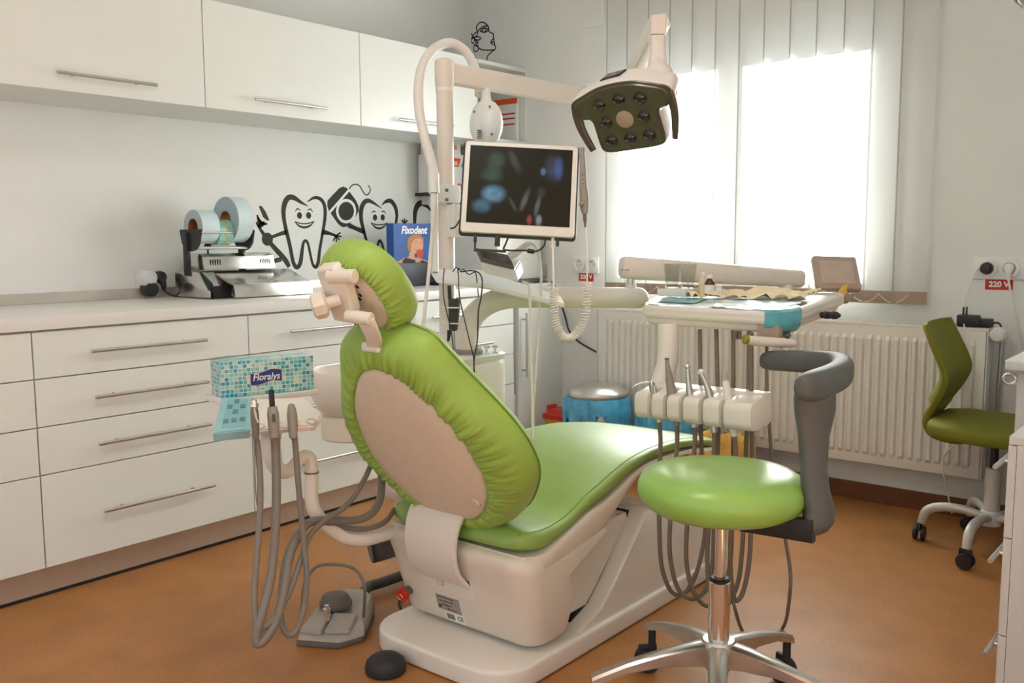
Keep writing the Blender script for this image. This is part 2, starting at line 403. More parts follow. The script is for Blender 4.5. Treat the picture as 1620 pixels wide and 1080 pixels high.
# window frame, two casements
FY0, FY1 = 4.00, 4.06
GZ0, GZ1 = .965, 1.935
panes = ((-2.53, -2.02), (-1.875, -1.325))
b = BM()
bx(b, OX0, OX1, FY0, FY1, OZ0, GZ0); bx(b, OX0, OX1, FY0, FY1, GZ1, OZ1)
bx(b, OX0, panes[0][0], FY0, FY1, GZ0, GZ1); bx(b, panes[0][1], panes[1][0], FY0, FY1, GZ0, GZ1); bx(b, panes[1][1], OX1, FY0, FY1, GZ0, GZ1)
win = struct('window_1', b, 'window_frame_grey')
for x0, x1 in panes:
    b = BM(); bx(b, x0-.005, x1+.005, FY0+.025, FY0+.031, GZ0-.005, GZ1+.005); obj('pane', b, 'window_glass', win, False)
b = BM(); box(b, (-1.9475,FY0-.012,1.45), (.022,.022,.12), None, .006); obj('handle', b, 'window_frame_grey', win)
b = BM(); bx(b, OX0, OX1, WB+.0, FY0, OZ0-.02, OZ0+.002, .004); struct('trim_1', b, 'pedal_grey', label='grey inner window sill behind the blind')

# vertical blind
BY = 3.905
xl = A(962,200,'y',BY).x; xr = A(1474,200,'y',BY).x; NS = 13; pit = (xr-xl)/NS
bl = thing('vertical_blind', 'white vertical fabric blind over the sunlit window', 'blind', ((xl+xr)/2, BY, 2.42))
b = BM(); bx(b, xl-.02, xr+.02, BY-.02, BY+.03, 2.41, 2.45, .004); obj('headrail', b, 'window_pvc', bl)
for i in range(NS):
    cx = xl+pit*(i+.5); a = R(8+2*math.sin(i*2.1)); w = pit*1.13/2
    b = BM(); n = 8; ring = []
    for k in range(n+1):
        t = (-1,-.91,-.6,-.3,0,.3,.6,.88,1)[k]; ring.append((cx+t*w*math.cos(a), BY+t*w*math.sin(a)+.003*(1-t*t)))
    for z0, z1 in ((.905, 2.41),):
        for k in range(n):
            (xa,ya),(xb,yb) = ring[k], ring[k+1]
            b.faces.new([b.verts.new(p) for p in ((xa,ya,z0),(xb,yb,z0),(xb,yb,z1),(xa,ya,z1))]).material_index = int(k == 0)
    bmesh.ops.remove_doubles(b, verts=b.verts, dist=1e-5)
    s = obj('slat', b, ['blind_fabric','blind_overlap_shade'], bl)
    b = BM(); box(b, (0,0,0), (w*2,.005,.052), TR(cx,BY,.880)@Matrix.Rotation(a,4,'Z'), .001); obj('weight_pocket', b, 'display_brown', s, label='grey brown weight pocket at the slat foot')
b = BM()
for i in range(NS-1):
    xa = xl+pit*(i+.5); P = [(xa+pit*t, BY-.008, .893-.034*(1-(2*t-1)**2)) for t in [k/6 for k in range(7)]]
    tube(b, P, .0016, 5, 2)
obj('bead_chain', b, 'window_pvc', bl)

# radiator
RY_ = 3.85
p0 = A(946,490,'y',RY_); p1 = A(1561,521,'y',RY_); p2 = A(1543,758,'y',RY_)
rx0, rx1, rz1, rz0 = p0.x, p1.x, p1.z, p2.z
rd = thing('radiator', 'long white ribbed panel radiator under the window', 'radiator', ((rx0+rx1)/2, RY_+.04, rz0))
b = BM(); bx(b, rx0, rx1, RY_, RY_+.012, rz0, rz1, .005)
nr = int((rx1-rx0-.06)/.0345); pr = (rx1-rx0-.06)/nr
for i in range(nr):
    x = rx0+.03+pr*(i+.5); t = BM()
    prof = [(x-pr*.40,0),(x-pr*.2,-.014),(x+pr*.2,-.014),(x+pr*.40,0)]
    za, zb = rz0+.035, rz1-.045
    rings = [[Vector((q,RY_+.002,za)) for q,d in prof], [Vector((q,RY_+.001+d,za+.018)) for q,d in prof], [Vector((q,RY_+.001+d,zb-.018)) for q,d in prof], [Vector((q,RY_+.002,zb)) for q,d in prof]]
    loft(t, rings, False, False, closed=False); bmesh.ops.recalc_face_normals(t, faces=t.faces)
    if t.faces[0].normal.y > 0: bmesh.ops.reverse_faces(t, faces=t.faces)
    join(b, t)
obj('front_panel', b, 'radiator_white', rd, ang=25)
b = BM(); bx(b, rx0+.02, rx1-.02, RY_+.062, RY_+.07, rz0+.01, rz1-.01); obj('rear_panel', b, 'radiator_white', rd)
b = BM(); bx(b, rx0-.003, rx1+.003, RY_-.002, RY_+.004, rz1-.008, rz1+.004, .001); bx(b, rx0-.003, rx1+.003, RY_+.07, RY_+.076, rz1-.008, rz1+.004, .001)
n = 90
for i in range(n+1):
    x = rx0+(rx1-rx0)*i/n; bx(b, x-.004, x+.004, RY_+.002, RY_+.072, rz1-.004, rz1+.002)
obj('top_grille', b, 'radiator_white', rd)
for x in (rx0-.007, rx1+.003): b = BM(); bx(b, x, x+.004, RY_-.001, RY_+.076, rz0+.0, rz1+.003, .0015); obj('side_cover', b, 'radiator_white', rd)
for x in (rx0+.2, rx1-.2): b = BM(); bx(b, x-.015, x+.015, RY_+.07, WB-.001, rz0+.1, rz1-.1); obj('wall_bracket', b, 'radiator_white', rd)
v = A(1581,529,'y',RY_+.03)
b = BM(); lathe(b, [(.012,0),(.026,.004),(.030,.02),(.028,.05),(.022,.062),(.014,.064)], 24, TR(v.x,RY_+.05,v.z)@RX(90)); 
for k in range(12): box(b, (.029*math.cos(k*PI/6),.029*math.sin(k*PI/6),.03), (.004,.004,.04), TR(v.x,RY_+.05,v.z)@RX(90))
vv = obj('valve', b, 'socket_white', rd, label='white thermostat valve')
b = BM(); cyl(b, (v.x,RY_+.05,v.z), (v.x,RY_+.085,v.z), .012, 12); cyl(b, (rx1-.02,RY_+.075,v.z), (v.x+.0,RY_+.075,v.z), .009, 12)
tube(b, [(v.x,RY_+.08,v.z),(v.x,RY_+.085,v.z-.03),(v.x-.005,RY_+.085,v.z-.3),(v.x-.005,RY_+.085,.0)], .008, 10, 3); obj('pipe', b, 'brushed_steel', vv)

# wall sockets on the back wall
BWF = frame(Vector((0,WB-.0005,0)), Vector((1,0,0)), Vector((0,0,1)), Vector((0,-1,0)))
def b2(px, py): p = A(px,py,'y',WB); return (p.x, p.z)
def socket_face(bm, cx, cz, mi=0):
    lathe(bm, [(.036,0),(.036,.009),(.030,.010),(.024,.009),(.020,.004),(.019,-.002)], 28, BWF@TR(cx,cz,0), mi, False)
    disc2(bm, (cx,cz), .0195, .0195, BWF, .003, mi=mi)
def socket_holes(bm, M, cx, cz):
    for s in (-1,1): disc2(bm, (cx+s*.0095,cz), .0026, .0026, M@TR(0,0,.0032), .0006, n=12)
    for s in (-1,1): box(bm, (cx, cz+s*.0175, .006), (.006,.003,.004), M)
def double_socket(xs, zc, wide, label, gnm):
    t = thing('wall_socket', label, 'socket', ((xs[0]+xs[1])/2, WB, zc))
    b = BM(); xm = (xs[0]+xs[1])/2; prism(b, rrect(wide,.085,.008), .009, BWF@TR(xm,zc,0), .002); obj('faceplate', b, 'socket_white', t)
    for x in xs:
        b = BM(); socket_face(b, x, zc); bmesh.ops.translate(b, vec=(0,-.0075,0), verts=b.verts); o = obj('outlet', b, 'socket_white', t)
        b = BM(); socket_holes(b, BWF@TR(0,0,.0095), x, zc); obj('pin_hole', b, 'socket_grey', o)
    return t
p = A(918,419,'y',WB); q = A(938,419,'y',WB)
double_socket((p.x,q.x), p.z, .16, 'white double wall socket between the monitor and the window, nothing plugged in', '')
p = A(1563,424,'y',WB); q = A(1598,424,'y',WB); ps, qs = p, q
double_socket((p.x,q.x), p.z, .19, 'white double wall socket with black and white plugs, right of the window', '')
for (pa, pb, zc0, lab) in (((916,431),(939,445),.925,'red 220 V sticker on the wall under the empty double socket'), ((1559,441),(1602,459),.94,'red 220 V sticker on the wall right of the radiator, under the plugs')):
    a = A(*pa,'y',WB); c = A(*pb,'y',WB)
    w = max(.09, c.x-a.x); h = a.z-c.z; cx, cz = (a.x+c.x)/2, (a.z+c.z)/2
    t = thing('voltage_sign', lab, 'sign', (cx, WB, cz))
    b = BM(); prism(b, rrect(w,h,.002), .001, BWF@TR(cx,cz,0)); obj('panel', b, 'red_sign', t)
    b = text_bm('220 V', h*.72, BWF@TR(cx,cz,.0012), bold=.0012, ext=.0003); obj('lettering', b, 'white_print', t, label='white lettering 220 V')
# plugs and cables at the right socket
t = thing('power_plug', 'black round plug in the left outlet, thin white cable hanging down behind the radiator', 'plug', (ps.x, WB-.02, ps.z))
b = BM(); lathe(b, [(.021,0),(.024,.006),(.022,.026),(.016,.034),(.004,.036)], 24, BWF@TR(ps.x,ps.z,.010)); obj('plug_body', b, 'black_plastic', t)
b = BM(); P = [(ps.x-.015,WB-.04,ps.z+.003)]+[tuple(A(px,py,'y',WB-.03)) for px,py in ((1547,424),(1538,440),(1529,470),(1524,500))]+[tuple(A(px,py,'y',RY_-.016)) for px,py in ((1526,520),(1529,560),(1531,620))]+[tuple(A(px,py,'y',RY_-.02)) for px,py in ((1524,690),(1500,712),(1490,730),(1497,770),(1506,812))]
tube(b, P, .0028, 8, 5); obj('cable', b, 'hose_white', t, label='thin white cable')
t = thing('power_plug', 'white angled plug in the right outlet, cable running down beside the radiator valve', 'plug', (qs.x, WB-.02, qs.z))
b = BM(); lathe(b, [(.018,0),(.0195,.006),(.018,.02),(.012,.028)], 24, BWF@TR(qs.x,qs.z,.010)); tube(b, [(qs.x,WB-.028,qs.z),(qs.x+.002,WB-.034,qs.z-.02),(qs.x+.003,WB-.034,qs.z-.045)], [.013,.011,.007], 12, 4); obj('plug_body', b, 'socket_white', t)
b = BM(); P = [(qs.x+.003,WB-.034,qs.z-.04)]+[tuple(A(px,py,'y',WB-.03)) for px,py in ((1600,470),(1606,500),(1612,525),(1620,560),(1632,600))]; tube(b, P, .004, 8, 5); obj('cable', b, 'hose_white', t)
# black adapter lying on the radiator
a = A(1513,519,'y',RY_+.02); t = thing('power_adapter', 'black plug-in adapter lying on top of the radiator', 'adapter', (a.x+.05, RY_+.035, rz1+.006))
b = BM(); z = rz1+.005; bx(b, a.x, a.x+.078, RY_+.012, RY_+.058, z, z+.045, .006); bx(b, a.x+.07, a.x+.125, RY_+.015, RY_+.055, z, z+.034, .006); obj('adapter_body', b, 'black_plastic', t)
for k in (0,.018): b = BM(); cyl(b, (a.x+.022+k*.4,RY_+.022+k,z+.044), (a.x+.022+k*.4,RY_+.022+k,z+.075), .0035, 8); obj('pin', b, 'black_plastic', t)
b = BM(); tube(b, [(a.x+.12,RY_+.035,z+.018),(a.x+.145,RY_+.035,z+.018),(a.x+.155,RY_+.03,z+.004),(a.x+.15,RY_+.02,z+.002)], .004, 8, 5); obj('cable', b, 'black_plastic', t)

# air vent cover high on the back wall
a = A(927,-4,'y',WB); c = A(955,41,'y',WB)
t = thing('vent_cover', 'white square vent cover high on the wall beside the blind', 'vent', ((a.x+c.x)/2, WB, (a.z+c.z)/2))
b = BM(); w = .125; cx, cz = (a.x+c.x)/2, c.z+.075; prism(b, rrect(w,.15,.004), .012, BWF@TR(cx,cz,0), .003); obj('cover_plate', b, 'wall_paint', t)
b = BM()
for k in range(7): box(b, (cx, cz-.045+k*.015, .0125), (w-.03,.006,.002), BWF, .0008)
obj('louvre', b, 'socket_white', t)

# --------------------------------------------------------- wall stickers
LWF = frame(Vector((WL+.0004,0,0)), Vector((0,1,0)), Vector((0,0,1)), Vector((1,0,0)))
def l2(px, py): p = A(px,py,'x',WL); return (p.y, p.z)
def c3(x, y): return l2(420+x/5.4, 270+y/5.4)
def c2(x, y): return l2(200+x/4.5, 280+y/4.5)
def pts(f, L): return [f(*p) for p in L]
def face(bm, f, ex, ey, er, brows, smile):
    for x in ex: 
        p = f(x, ey); disc2(bm, p, .0145, .0155, LWF)
    for br in brows: stroke(bm, pts(f, br), [.003,.0065,.003], LWF)
    s0, s1, s2, s3 = smile
    stroke(bm, pts(f, s0), [.004,.006,.006,.004], LWF); stroke(bm, pts(f, s1), [.003,.009,.011,.009,.003], LWF)
t = thing('wall_decal', 'dark sticker of a smiling tooth holding a toothbrush on the left wall', 'wall sticker', (WL, *c3(330,500)))
b = BM()
stroke(b, pts(c3, [(362,303),(300,268),(245,232),(200,228),(168,268),(153,340),(160,430),(182,530),(210,650),(236,780),(266,825),(296,790),(310,700),(322,622),(340,597),(362,622),(384,720),(404,800),(430,822),(450,780),(462,680),(482,560),(504,430),(509,340),(495,275),(460,237),(412,232),(358,265)]), [.003,.016,.024,.026,.028,.024,.02,.02,.02,.02,.022,.022,.018,.014,.014,.014,.014,.016,.02,.018,.016,.018,.02,.02,.018,.014,.004], LWF)
face(b, c3, (290,368), 382, 22, [[(253,348),(273,325),(298,338)],[(358,338),(384,328),(403,352)]], ([(250,434),(300,450),(360,450),(416,432)],[(252,437),(285,470),(330,484),(378,470),(414,435)],0,0))
obj('tooth_outline', b, 'decal_dark', t)
b = BM(); stroke(b, pts(c3, [(488,522),(545,535),(605,556)]), [.026,.016,.012], LWF)
for q in ((640,528),(648,563),(630,592),(605,612),(578,598)): stroke(b, pts(c3, [(603,555),((603+q[0])/2,(555+q[1])/2),q]), [.010,.008,.009], LWF)
obj('arm', b, 'decal_dark', t); b = BM(); stroke(b, pts(c3, [(182,522),(110,545),(40,572)]), [.022,.016,.014], LWF); obj('arm', b, 'decal_dark', t)
b = BM()
prism(b, [(p[0],p[1]) for p in pts(c2, [(942,206),(962,206),(990,245),(1018,308),(1000,310),(972,285)])], .0006, LWF)
for k in range(5): stroke(b, pts(c2, [(950+k*13,345-k*3),(930+k*6,270+k*16)][::-1]), .010, LWF, sm=1)
stroke(b, pts(c2, [(928,320),(948,352),(985,322)]), .016, LWF)
stroke(b, pts(c2, [(935,340),(962,385),(1000,440),(1050,500),(1105,560),(1140,605),(1158,640)]), [.012,.016,.02,.024,.026,.026,.02], LWF)
p = c2(1003,442); disc2(b, p, .03, .03, LWF, .0008); obj('toothbrush', b, 'decal_dark', t)
t = thing('wall_decal', 'dark sticker of a smiling tooth holding dental floss, half behind the headrest', 'wall sticker', (WL, *c3(950,500)))
b = BM()
stroke(b, pts(c3, [(992,322),(930,280),(880,256),(842,272),(817,332),(817,420),(836,500),(860,590),(886,678),(905,760)]), [.003,.014,.022,.026,.028,.024,.02,.016,.014,.012], LWF)
stroke(b, pts(c3, [(1100,560),(1113,450),(1121,380),(1109,312),(1072,260),(1030,262),(993,292)]), [.014,.016,.02,.024,.024,.018,.004], LWF)
stroke(b, pts(c3, [(940,800),(950,710),(956,640),(976,597),(1000,640),(1020,740),(1030,800)]), .015, LWF)
face(b, c3, (935,1001), 399, 18, [[(905,362),(924,345),(943,354)],[(989,352),(1010,346),(1029,367)]], ([(900,445),(945,460),(1000,460),(1042,445)],[(902,447),(935,480),(970,492),(1008,480),(1040,447)],0,0))
obj('tooth_outline', b, 'decal_dark', t)
b = BM(); stroke(b, pts(c3, [(705,462),(770,492),(842,520)]), [.026,.02,.026], LWF); obj('arm', b, 'decal_dark', t); b = BM()
for q in ((1162,422),(1187,408),(1212,424)): stroke(b, pts(c3, [(1187,455),((1187+q[0])/2,(455+q[1])/2-4),q]), .010, LWF)
obj('hand', b, 'decal_dark', t)
b = BM(); prism(b, pts(c3, [(530,255),(575,205),(630,148),(660,135),(692,145),(725,190),(770,250),(794,300),(796,345),(770,390),(725,445),(690,478),(655,482),(620,455),(575,390),(540,340),(527,300)]), .0006, LWF)
stroke(b, pts(c3, [(712,162),(735,128),(770,116),(805,132),(832,178),(862,208),(888,185),(895,155),(876,124)]), .006, LWF); fb = obj('floss_box', b, 'decal_dark', t)
b = BM(); stroke(b, pts(c3, [(540,362),(600,294),(660,226),(716,160)]), .012, LWF@TR(0,0,.0006), .0004)
ringp = [c3(688+76*math.cos(k*PI/16), 345+92*math.sin(k*PI/16)) for k in range(33)]; stroke(b, ringp, .014, LWF@TR(0,0,.0006), .0004, 2); obj('ring', b, 'white_print', fb, label='white ring and stripe')
b = BM(); stroke(b, pts(c3, [(1275,470),(1274,420),(1278,355),(1293,305),(1322,278),(1355,285),(1395,318),(1410,345)]), [.02,.024,.03,.034,.032,.026,.016,.01], LWF)
tag(obj('wall_decal', b, 'decal_dark', None), 'dark curved sticker stroke on the left wall, just above the blue box', 'wall sticker')
# line drawing of a face on the back wall
def c4(x, y): return b2(640+x/5.4, 20+y/5.4)
b = BM(); W = .0065
for L in ([(620,168),(616,120),(640,88),(672,82),(705,105),(720,130),(722,158),(740,172),(760,182),(757,205),(766,225),(764,240),(770,258),(768,272),(778,292),(776,312),(760,318),(700,321),(650,312),(620,288),(585,260),(570,235),(590,215)],
          [(618,168),(640,145),(665,122),(700,114),(720,118)], [(645,162),(662,140),(690,134),(714,142),(706,160),(680,166),(650,160)],
          [(736,255),(748,232),(760,226)], [(736,255),(755,250),(768,250)], [(736,257),(748,268),(766,272)],
          [(585,220),(560,205),(556,185),(568,178),(580,195),(585,220)], [(588,218),(590,190),(610,172),(624,168),(618,195),(590,218)], [(592,220),(620,205),(650,215),(640,232),(612,232),(592,220)], [(598,226),(615,240),(630,256),(618,262),(604,248),(594,228)],
          [(768,318),(735,345),(712,368),(704,400),(697,440),(694,470)], [(598,382),(625,402),(642,428)]):
    stroke(b, pts(c4, L), W, BWF)
for c, rr in (((682,150),.0125),((611,305),.018)):
    p = c4(*c); stroke(b, [(p[0]+rr*math.cos(k*PI/8), p[1]+rr*math.sin(k*PI/8)) for k in range(17)], W*.9, BWF)
tag(obj('wall_decal', b, 'decal_ink', None), 'black line drawing of a face in profile above the wall cabinets', 'wall sticker')

# grey rounded fixture at the upper right
a = Dp(1612,5,2.9)
t = thing('wall_fixture', 'grey rounded fixture with dark blue edge at the top right corner', 'fixture', a)
b = BM(); box(b, a+Vector((.06,.02,.06)), (.12,.16,.16), None, .035, 4); obj('housing', b, 'fixture_grey', t)
b = BM(); box(b, a+Vector((.035,.03,.07)), (.10,.17,.15), None, .03, 4); obj('rear_cover', b, 'fixture_blue', t, label='dark blue rear cover')
b = BM(); tube(b, [a+Vector((.06,.02,.12)), Vector((a.x+.06,a.y+.02,CEIL))], .018, 12, 1); obj('ceiling_rod', b, 'fixture_grey', t)

# ceiling lamp of the room and daylight
def ceiling_lamp(x, y, label, power):
    t = thing('ceiling_light', label, 'ceiling lamp', (x, y, CEIL))
    b = BM(); bx(b, x-.17, x+.17, y-.62, y+.62, CEIL-.05, CEIL, .006); obj('housing', b, 'lacquer_white', t)
    m = MATS.get('lamp_glow')
    if not m: m = mat('lamp_glow', (.9,.9,.88), .5, emit=(1,.97,.92), es=power)
    b = BM(); bx(b, x-.15, x+.15, y-.6, y+.6, CEIL-.056, CEIL-.05); obj('diffuser', b, 'lamp_glow', t)
ceiling_lamp(-1.2, .9, 'long white ceiling lamp over the middle of the room', 2.5)
sun = bpy.data.lights.new('sun', 'SUN'); so = bpy.data.objects.new('sun', sun); COL.objects.link(so)
sun.energy = 17; sun.angle = R(.6); sun.color = (1,1,.975)
so.rotation_euler = Vector((.0, -math.cos(R(20)), -math.sin(R(20)))).to_track_quat('-Z','Y').to_euler()
w = bpy.data.worlds.new('world'); SC.world = w; w.use_nodes = True
w.node_tree.nodes['Background'].inputs['Color'].default_value = (.92,.98,1,1); w.node_tree.nodes['Background'].inputs['Strength'].default_value = .22
SC.view_settings.view_transform = 'Standard'; SC.view_settings.look = 'None'; SC.view_settings.gamma = 1; SC.view_settings.exposure = 2.12
SC.cycles.max_bounces = 8; SC.cycles.diffuse_bounces = 4; SC.cycles.transparent_max_bounces = 12
SC.cycles.use_denoising = True
# ================================================================== cabinets
FX = -2.92
def bar_handle(bm, p, q, out, r=.006, post=.18):
    """bar between p and q standing off along 'out' on two posts"""
    p = Vector(p); q = Vector(q); o = Vector(out); cyl(bm, p+o, q+o, r, 14, bev=.001)
    d = q-p
    for t in (post, 1-post): cyl(bm, p+d*t, p+d*t+o, r*.8, 10)
def handle_px(a, c, x, off=.03):
    p = A(*a,'x',x+off); q = A(*c,'x',x+off); z = (p.z+q.z)/2
    return (x, p.y, z), (x, q.y, z), (off,0,0)
ZS = [.104, .4015, .5525, .7035, .851]
ys = [.46, 1.238, 2.013, 2.79, 3.565]
labs = ['white four-drawer cabinet at the left edge of the photo', 'white four-drawer cabinet under the chrome pouch sealer, all four bar handles in view', 'white four-drawer cabinet behind the tissue box and wash basin', 'white four-drawer cabinet behind the column, beside the dark gap']
HZ = [.312, .505, .655, .797]
HP = {3:((145,555),(328,538)), 2:((151,628),(331,604)), 1:((157,701),(335,672)), 0:((165,808),(341,768))}
for i in range(4):
    y0, y1 = ys[i], ys[i+1]
    t = thing('drawer_cabinet', labs[i], 'cabinet', (FX-.3, (y0+y1)/2, .1), 'drawer cabinets under the worktop')
    b = BM(); bx(b, FX-.60, FX-.019, y0+.001, y1-.001, .104, .852); obj('carcass', b, 'carcass_white', t, False)
    for k in range(4):
        b = BM(); bx(b, FX-.018, FX, y0+.002, y1-.002, ZS[k]+.0015, ZS[k+1]-.002, .0012, seg=1)
        d = obj('drawer', b, 'lacquer_white', t, False)
        h = A(*HP[k][0],'x',FX+.03), A(*HP[k][1],'x',FX+.03); z = (h[0].z+h[1].z)/2; a0 = h[0].y-1.238; a1 = h[1].y-1.238
        b = BM(); bar_handle(b, (FX, y0+a0, z), (FX, y0+a1, z), (.03,0,0)); obj('handle', b, 'brushed_steel', d)
t = thing('tall_cabinet', 'narrow white cabinet with upright bar handle next to the dark gap', 'cabinet', (FX-.3, 3.77, .1))
b = BM(); bx(b, FX-.60, FX-.019, 3.600, WB, .104, .852); bx(b, FX-.60, FX-.02, 3.565, 3.600, .104, .34); obj('carcass', b, 'carcass_white', t, False)
b = BM(); bx(b, FX-.018, FX, 3.603, WB-.002, .106, .849, .001); d = obj('door', b, 'lacquer_white', t, False)
p = A(833,495,'x',FX+.03); q = A(833,596,'x',FX+.03); b = BM(); bar_handle(b, (FX,p.y,p.z), (FX,p.y,q.z), (.03,0,0), post=.1); obj('handle', b, 'brushed_steel', d)
b = BM(); bx(b, FX-.60, FX-.045, .46, WB, .012, .103); struct('trim_2', b, 'plinth_steel', label='brushed metal plinth below the drawer cabinets')
b = BM(); bx(b, FX-.62, FX-.047, .46, WB, .0, .011); struct('trim_3', b, 'black_gap', label='black seal under the plinth')
b = BM(); bx(b, FX-.62, FX+.012, .46, WB-.001, .8555, .895, .003); tag(obj('worktop', b, 'worktop_white', None), 'long white worktop on the drawer cabinets', 'worktop')
b = BM(); bx(b, WL, WL+.014, .46, WB, .895, .935, .002); struct('trim_4', b, 'plinth_steel', label='grey metal strip where the worktop meets the wall')
# wall cabinets
UX = -3.15; UZ0, UZ1 = 1.624, 2.022
uys = [.46, 1.238, 2.02, 2.79, 3.57]
ul = ['white wall cabinet beyond the left edge', 'white wall cabinet at the top left with the large bar handle', 'white wall cabinet in the middle of the row', 'white wall cabinet behind the lamp column, next to the open shelf']
hp = {1:((90,114),(249,134)), 2:((404,156),(518,172)), 3:((632,189),(718,199))}
for i in range(1, 4):
    y0, y1 = uys[i], uys[i+1]
    t = thing('wall_cabinet', ul[i], 'cabinet', (UX-.2, (y0+y1)/2, UZ0), 'wall cabinets above the worktop')
    b = BM(); bx(b, WL+.001, UX-.019, y0+.001, y1-.001, UZ0+.002, UZ1-.001); obj('carcass', b, 'carcass_white', t, False)
    b = BM(); bx(b, UX-.018, UX, y0+.0018, y1-.0018, UZ0, UZ1, .001, seg=1); d = obj('door', b, 'lacquer_white', t, False)
    b = BM(); bar_handle(b, *handle_px(*hp[i], UX)); obj('handle', b, 'brushed_steel', d)
t = thing('open_shelf', 'open white wall shelf at the end of the wall cabinets', 'shelf', (UX-.2, 3.76, UZ0))
y0, y1 = 3.572, 3.968
b = BM(); bx(b, WL+.001, UX, y0, y1, UZ1-.018, UZ1); obj('top_board', b, 'carcass_white', t, False)
b = BM(); bx(b, WL+.001, UX, y0, y1, UZ0, UZ0+.018); obj('bottom_board', b, 'carcass_white', t, False)
b = BM(); bx(b, WL+.001, UX, y1-.018, y1, UZ0+.018, UZ1-.018); obj('side_panel', b, 'carcass_white', t, False)
b = BM(); bx(b, WL+.001, WL+.008, y0, y1-.018, UZ0+.018, UZ1-.018); obj('back_panel', b, 'carcass_white', t, False)
t = thing('document_file', 'white document file with orange top edge standing in the open shelf', 'file', (-3.25, 3.90, UZ0+.018))
b = BM(); a = A(800,185,'x',-3.2); bx(b, -3.42, -3.19, 3.925, 3.947, UZ0+.019, 1.872, .003); obj('folder', b, 'white_print', t)
b = BM(); bx(b, -3.40, -3.185, 3.922, 3.926, 1.845, 1.874, .001); obj('tab', b, 'orange_print', t, label='orange top edge')
b = BM()
for k, z in enumerate((1.79,1.765,1.735)): bx(b, -3.36, -3.20, 3.9225, 3.925, z, z+.007)
obj('print', b, 'red_sign', t, label='red printed lines')
# small wall shelf with toothpaste cartons below the wall cabinets
sx = WL+.20; ys0 = A(699,280,'x',sx).y
a = A(716,304,'x',sx); c = A(760,306,'x',sx)
t = thing('wall_shelf', 'small dark-edged shelf on the left wall carrying the toothpaste carton', 'shelf', (WL+.1, a.y+.05, a.z))
b = BM(); bx(b, WL+.001, sx, ys0, 3.93, a.z-.016, a.z, .001); obj('board', b, 'black_plastic', t, False)
for yy in (ys0+.05, 3.86): b = BM(); bx(b, WL+.001, sx-.05, yy, yy+.012, a.z-.06, a.z-.016); obj('bracket', b, 'window_pvc', t, False)
z0 = a.z
y0 = A(716,260,'x',sx-.02).y-.05
t = thing('carton', 'white and orange toothpaste carton on the small wall shelf', 'box', (WL+.1, y0+.1, z0))
b = BM(); bx(b, WL+.02, sx-.02, ys0+.01, 3.91, z0+.0005, z0+.20, .002); obj('box_body', b, 'white_print', t, False)
CF = frame(Vector((sx-.0198,0,0)), Vector((0,1,0)), Vector((0,0,1)), Vector((1,0,0)))
b = BM(); p = A(712,270,'x',sx-.02); prism(b, [(ys0+.012,z0+.135),(p.y+.065,z0+.135),(p.y+.085,z0+.18),(ys0+.012,z0+.18)], .0006, CF); pr = obj('print', b, 'orange_print', t, label='orange print')
b = text_bm('ex', .04, CF@TR(p.y+.038,z0+.157,.0008), bold=.0012); obj('lettering', b, 'white_print', pr)
b = BM(); prism(b, [(p.y+.085,z0+.135),(p.y+.14,z0+.135),(p.y+.16,z0+.18),(p.y+.105,z0+.18)], .0006, CF); obj('print', b, 'film_teal', t, label='turquoise print')
b = BM(); disc2(b, (p.y+.07,z0+.03), .022, .020, CF); obj('print', b, 'orange_print', t, label='orange dot')
t = thing('carton', 'white carton lying on top of the toothpaste carton, under the wall cabinet', 'box', (WL+.1, 3.7, z0+.2))
b = BM(); bx(b, WL+.03, sx-.03, ys0+.02, ys0+.18, z0+.2008, z0+.27, .002); obj('box_body', b, 'white_print', t, False)
b = BM(); bx(b, sx-.0302, sx-.0294, ys0+.06, ys0+.15, z0+.225, z0+.25); obj('print', b, 'skin_print', t, label='pale peach print')
# price list sheets
for k, (pa, pb) in enumerate((((713,348),(752,425)), ((757,352),(796,420)))):
    a = l2(*pa); c = l2(*pb); nm = ('left','right')[k]
    t = thing('paper_sheet', 'white printed list pinned to the wall, %s of the two sheets behind the column' % nm, 'paper', (WL, (a[0]+c[0])/2, (a[1]+c[1])/2))
    b = BM(); bx(b, WL+.0005, WL+.0015, a[0], c[0], c[1], a[1]); obj('sheet', b, 'paper_white', t, False)
    b = BM(); n = 9
    for j in range(n):
        z = a[1]-.02-(a[1]-c[1]-.04)*j/(n-1)
        if j in (3,6): continue
        bx(b, WL+.0016, WL+.0019, a[0]+.02, a[0]+(c[0]-a[0])*(.55+.3*((j*37)%5)/5), z-.003, z)
    obj('print', b, 'socket_grey', t, False)

# --------------------------------------------------------- pouch sealer on the worktop
WZ = .8955
t = thing('pouch_sealer', 'chrome pouch sealing machine with black roll holder on the worktop', 'sealing machine', (-3.33, 2.24, WZ))
y0, y1 = 2.05, 2.44
b = BM(); prism(b, [(-3.47,WZ+.004),(-3.235,WZ+.004),(-3.235,WZ+.03),(-3.31,WZ+.105),(-3.47,WZ+.105)], y1-y0, Matrix(((1,0,0,0),(0,0,1,y0),(0,1,0,0),(0,0,0,1))), .003); obj('base', b, 'steel_gloss', t)
b = BM(); prism(b, [(-3.46,WZ+.112),(-3.305,WZ+.112),(-3.315,WZ+.165),(-3.345,WZ+.178),(-3.46,WZ+.178)], y1-y0-.05, Matrix(((1,0,0,0),(0,0,1,y0+.035),(0,1,0,0),(0,0,0,1))), .003); hood = obj('hood', b, 'steel_gloss', t)
for yy in (y0+.065, y1-.085):
    b = BM()
    for k in range(5): box(b, (-3.3085,yy+k*.011,WZ+.142), (.002,.003,.022), TR(0,0,0))
    obj('slot', b, 'black_gap', hood)
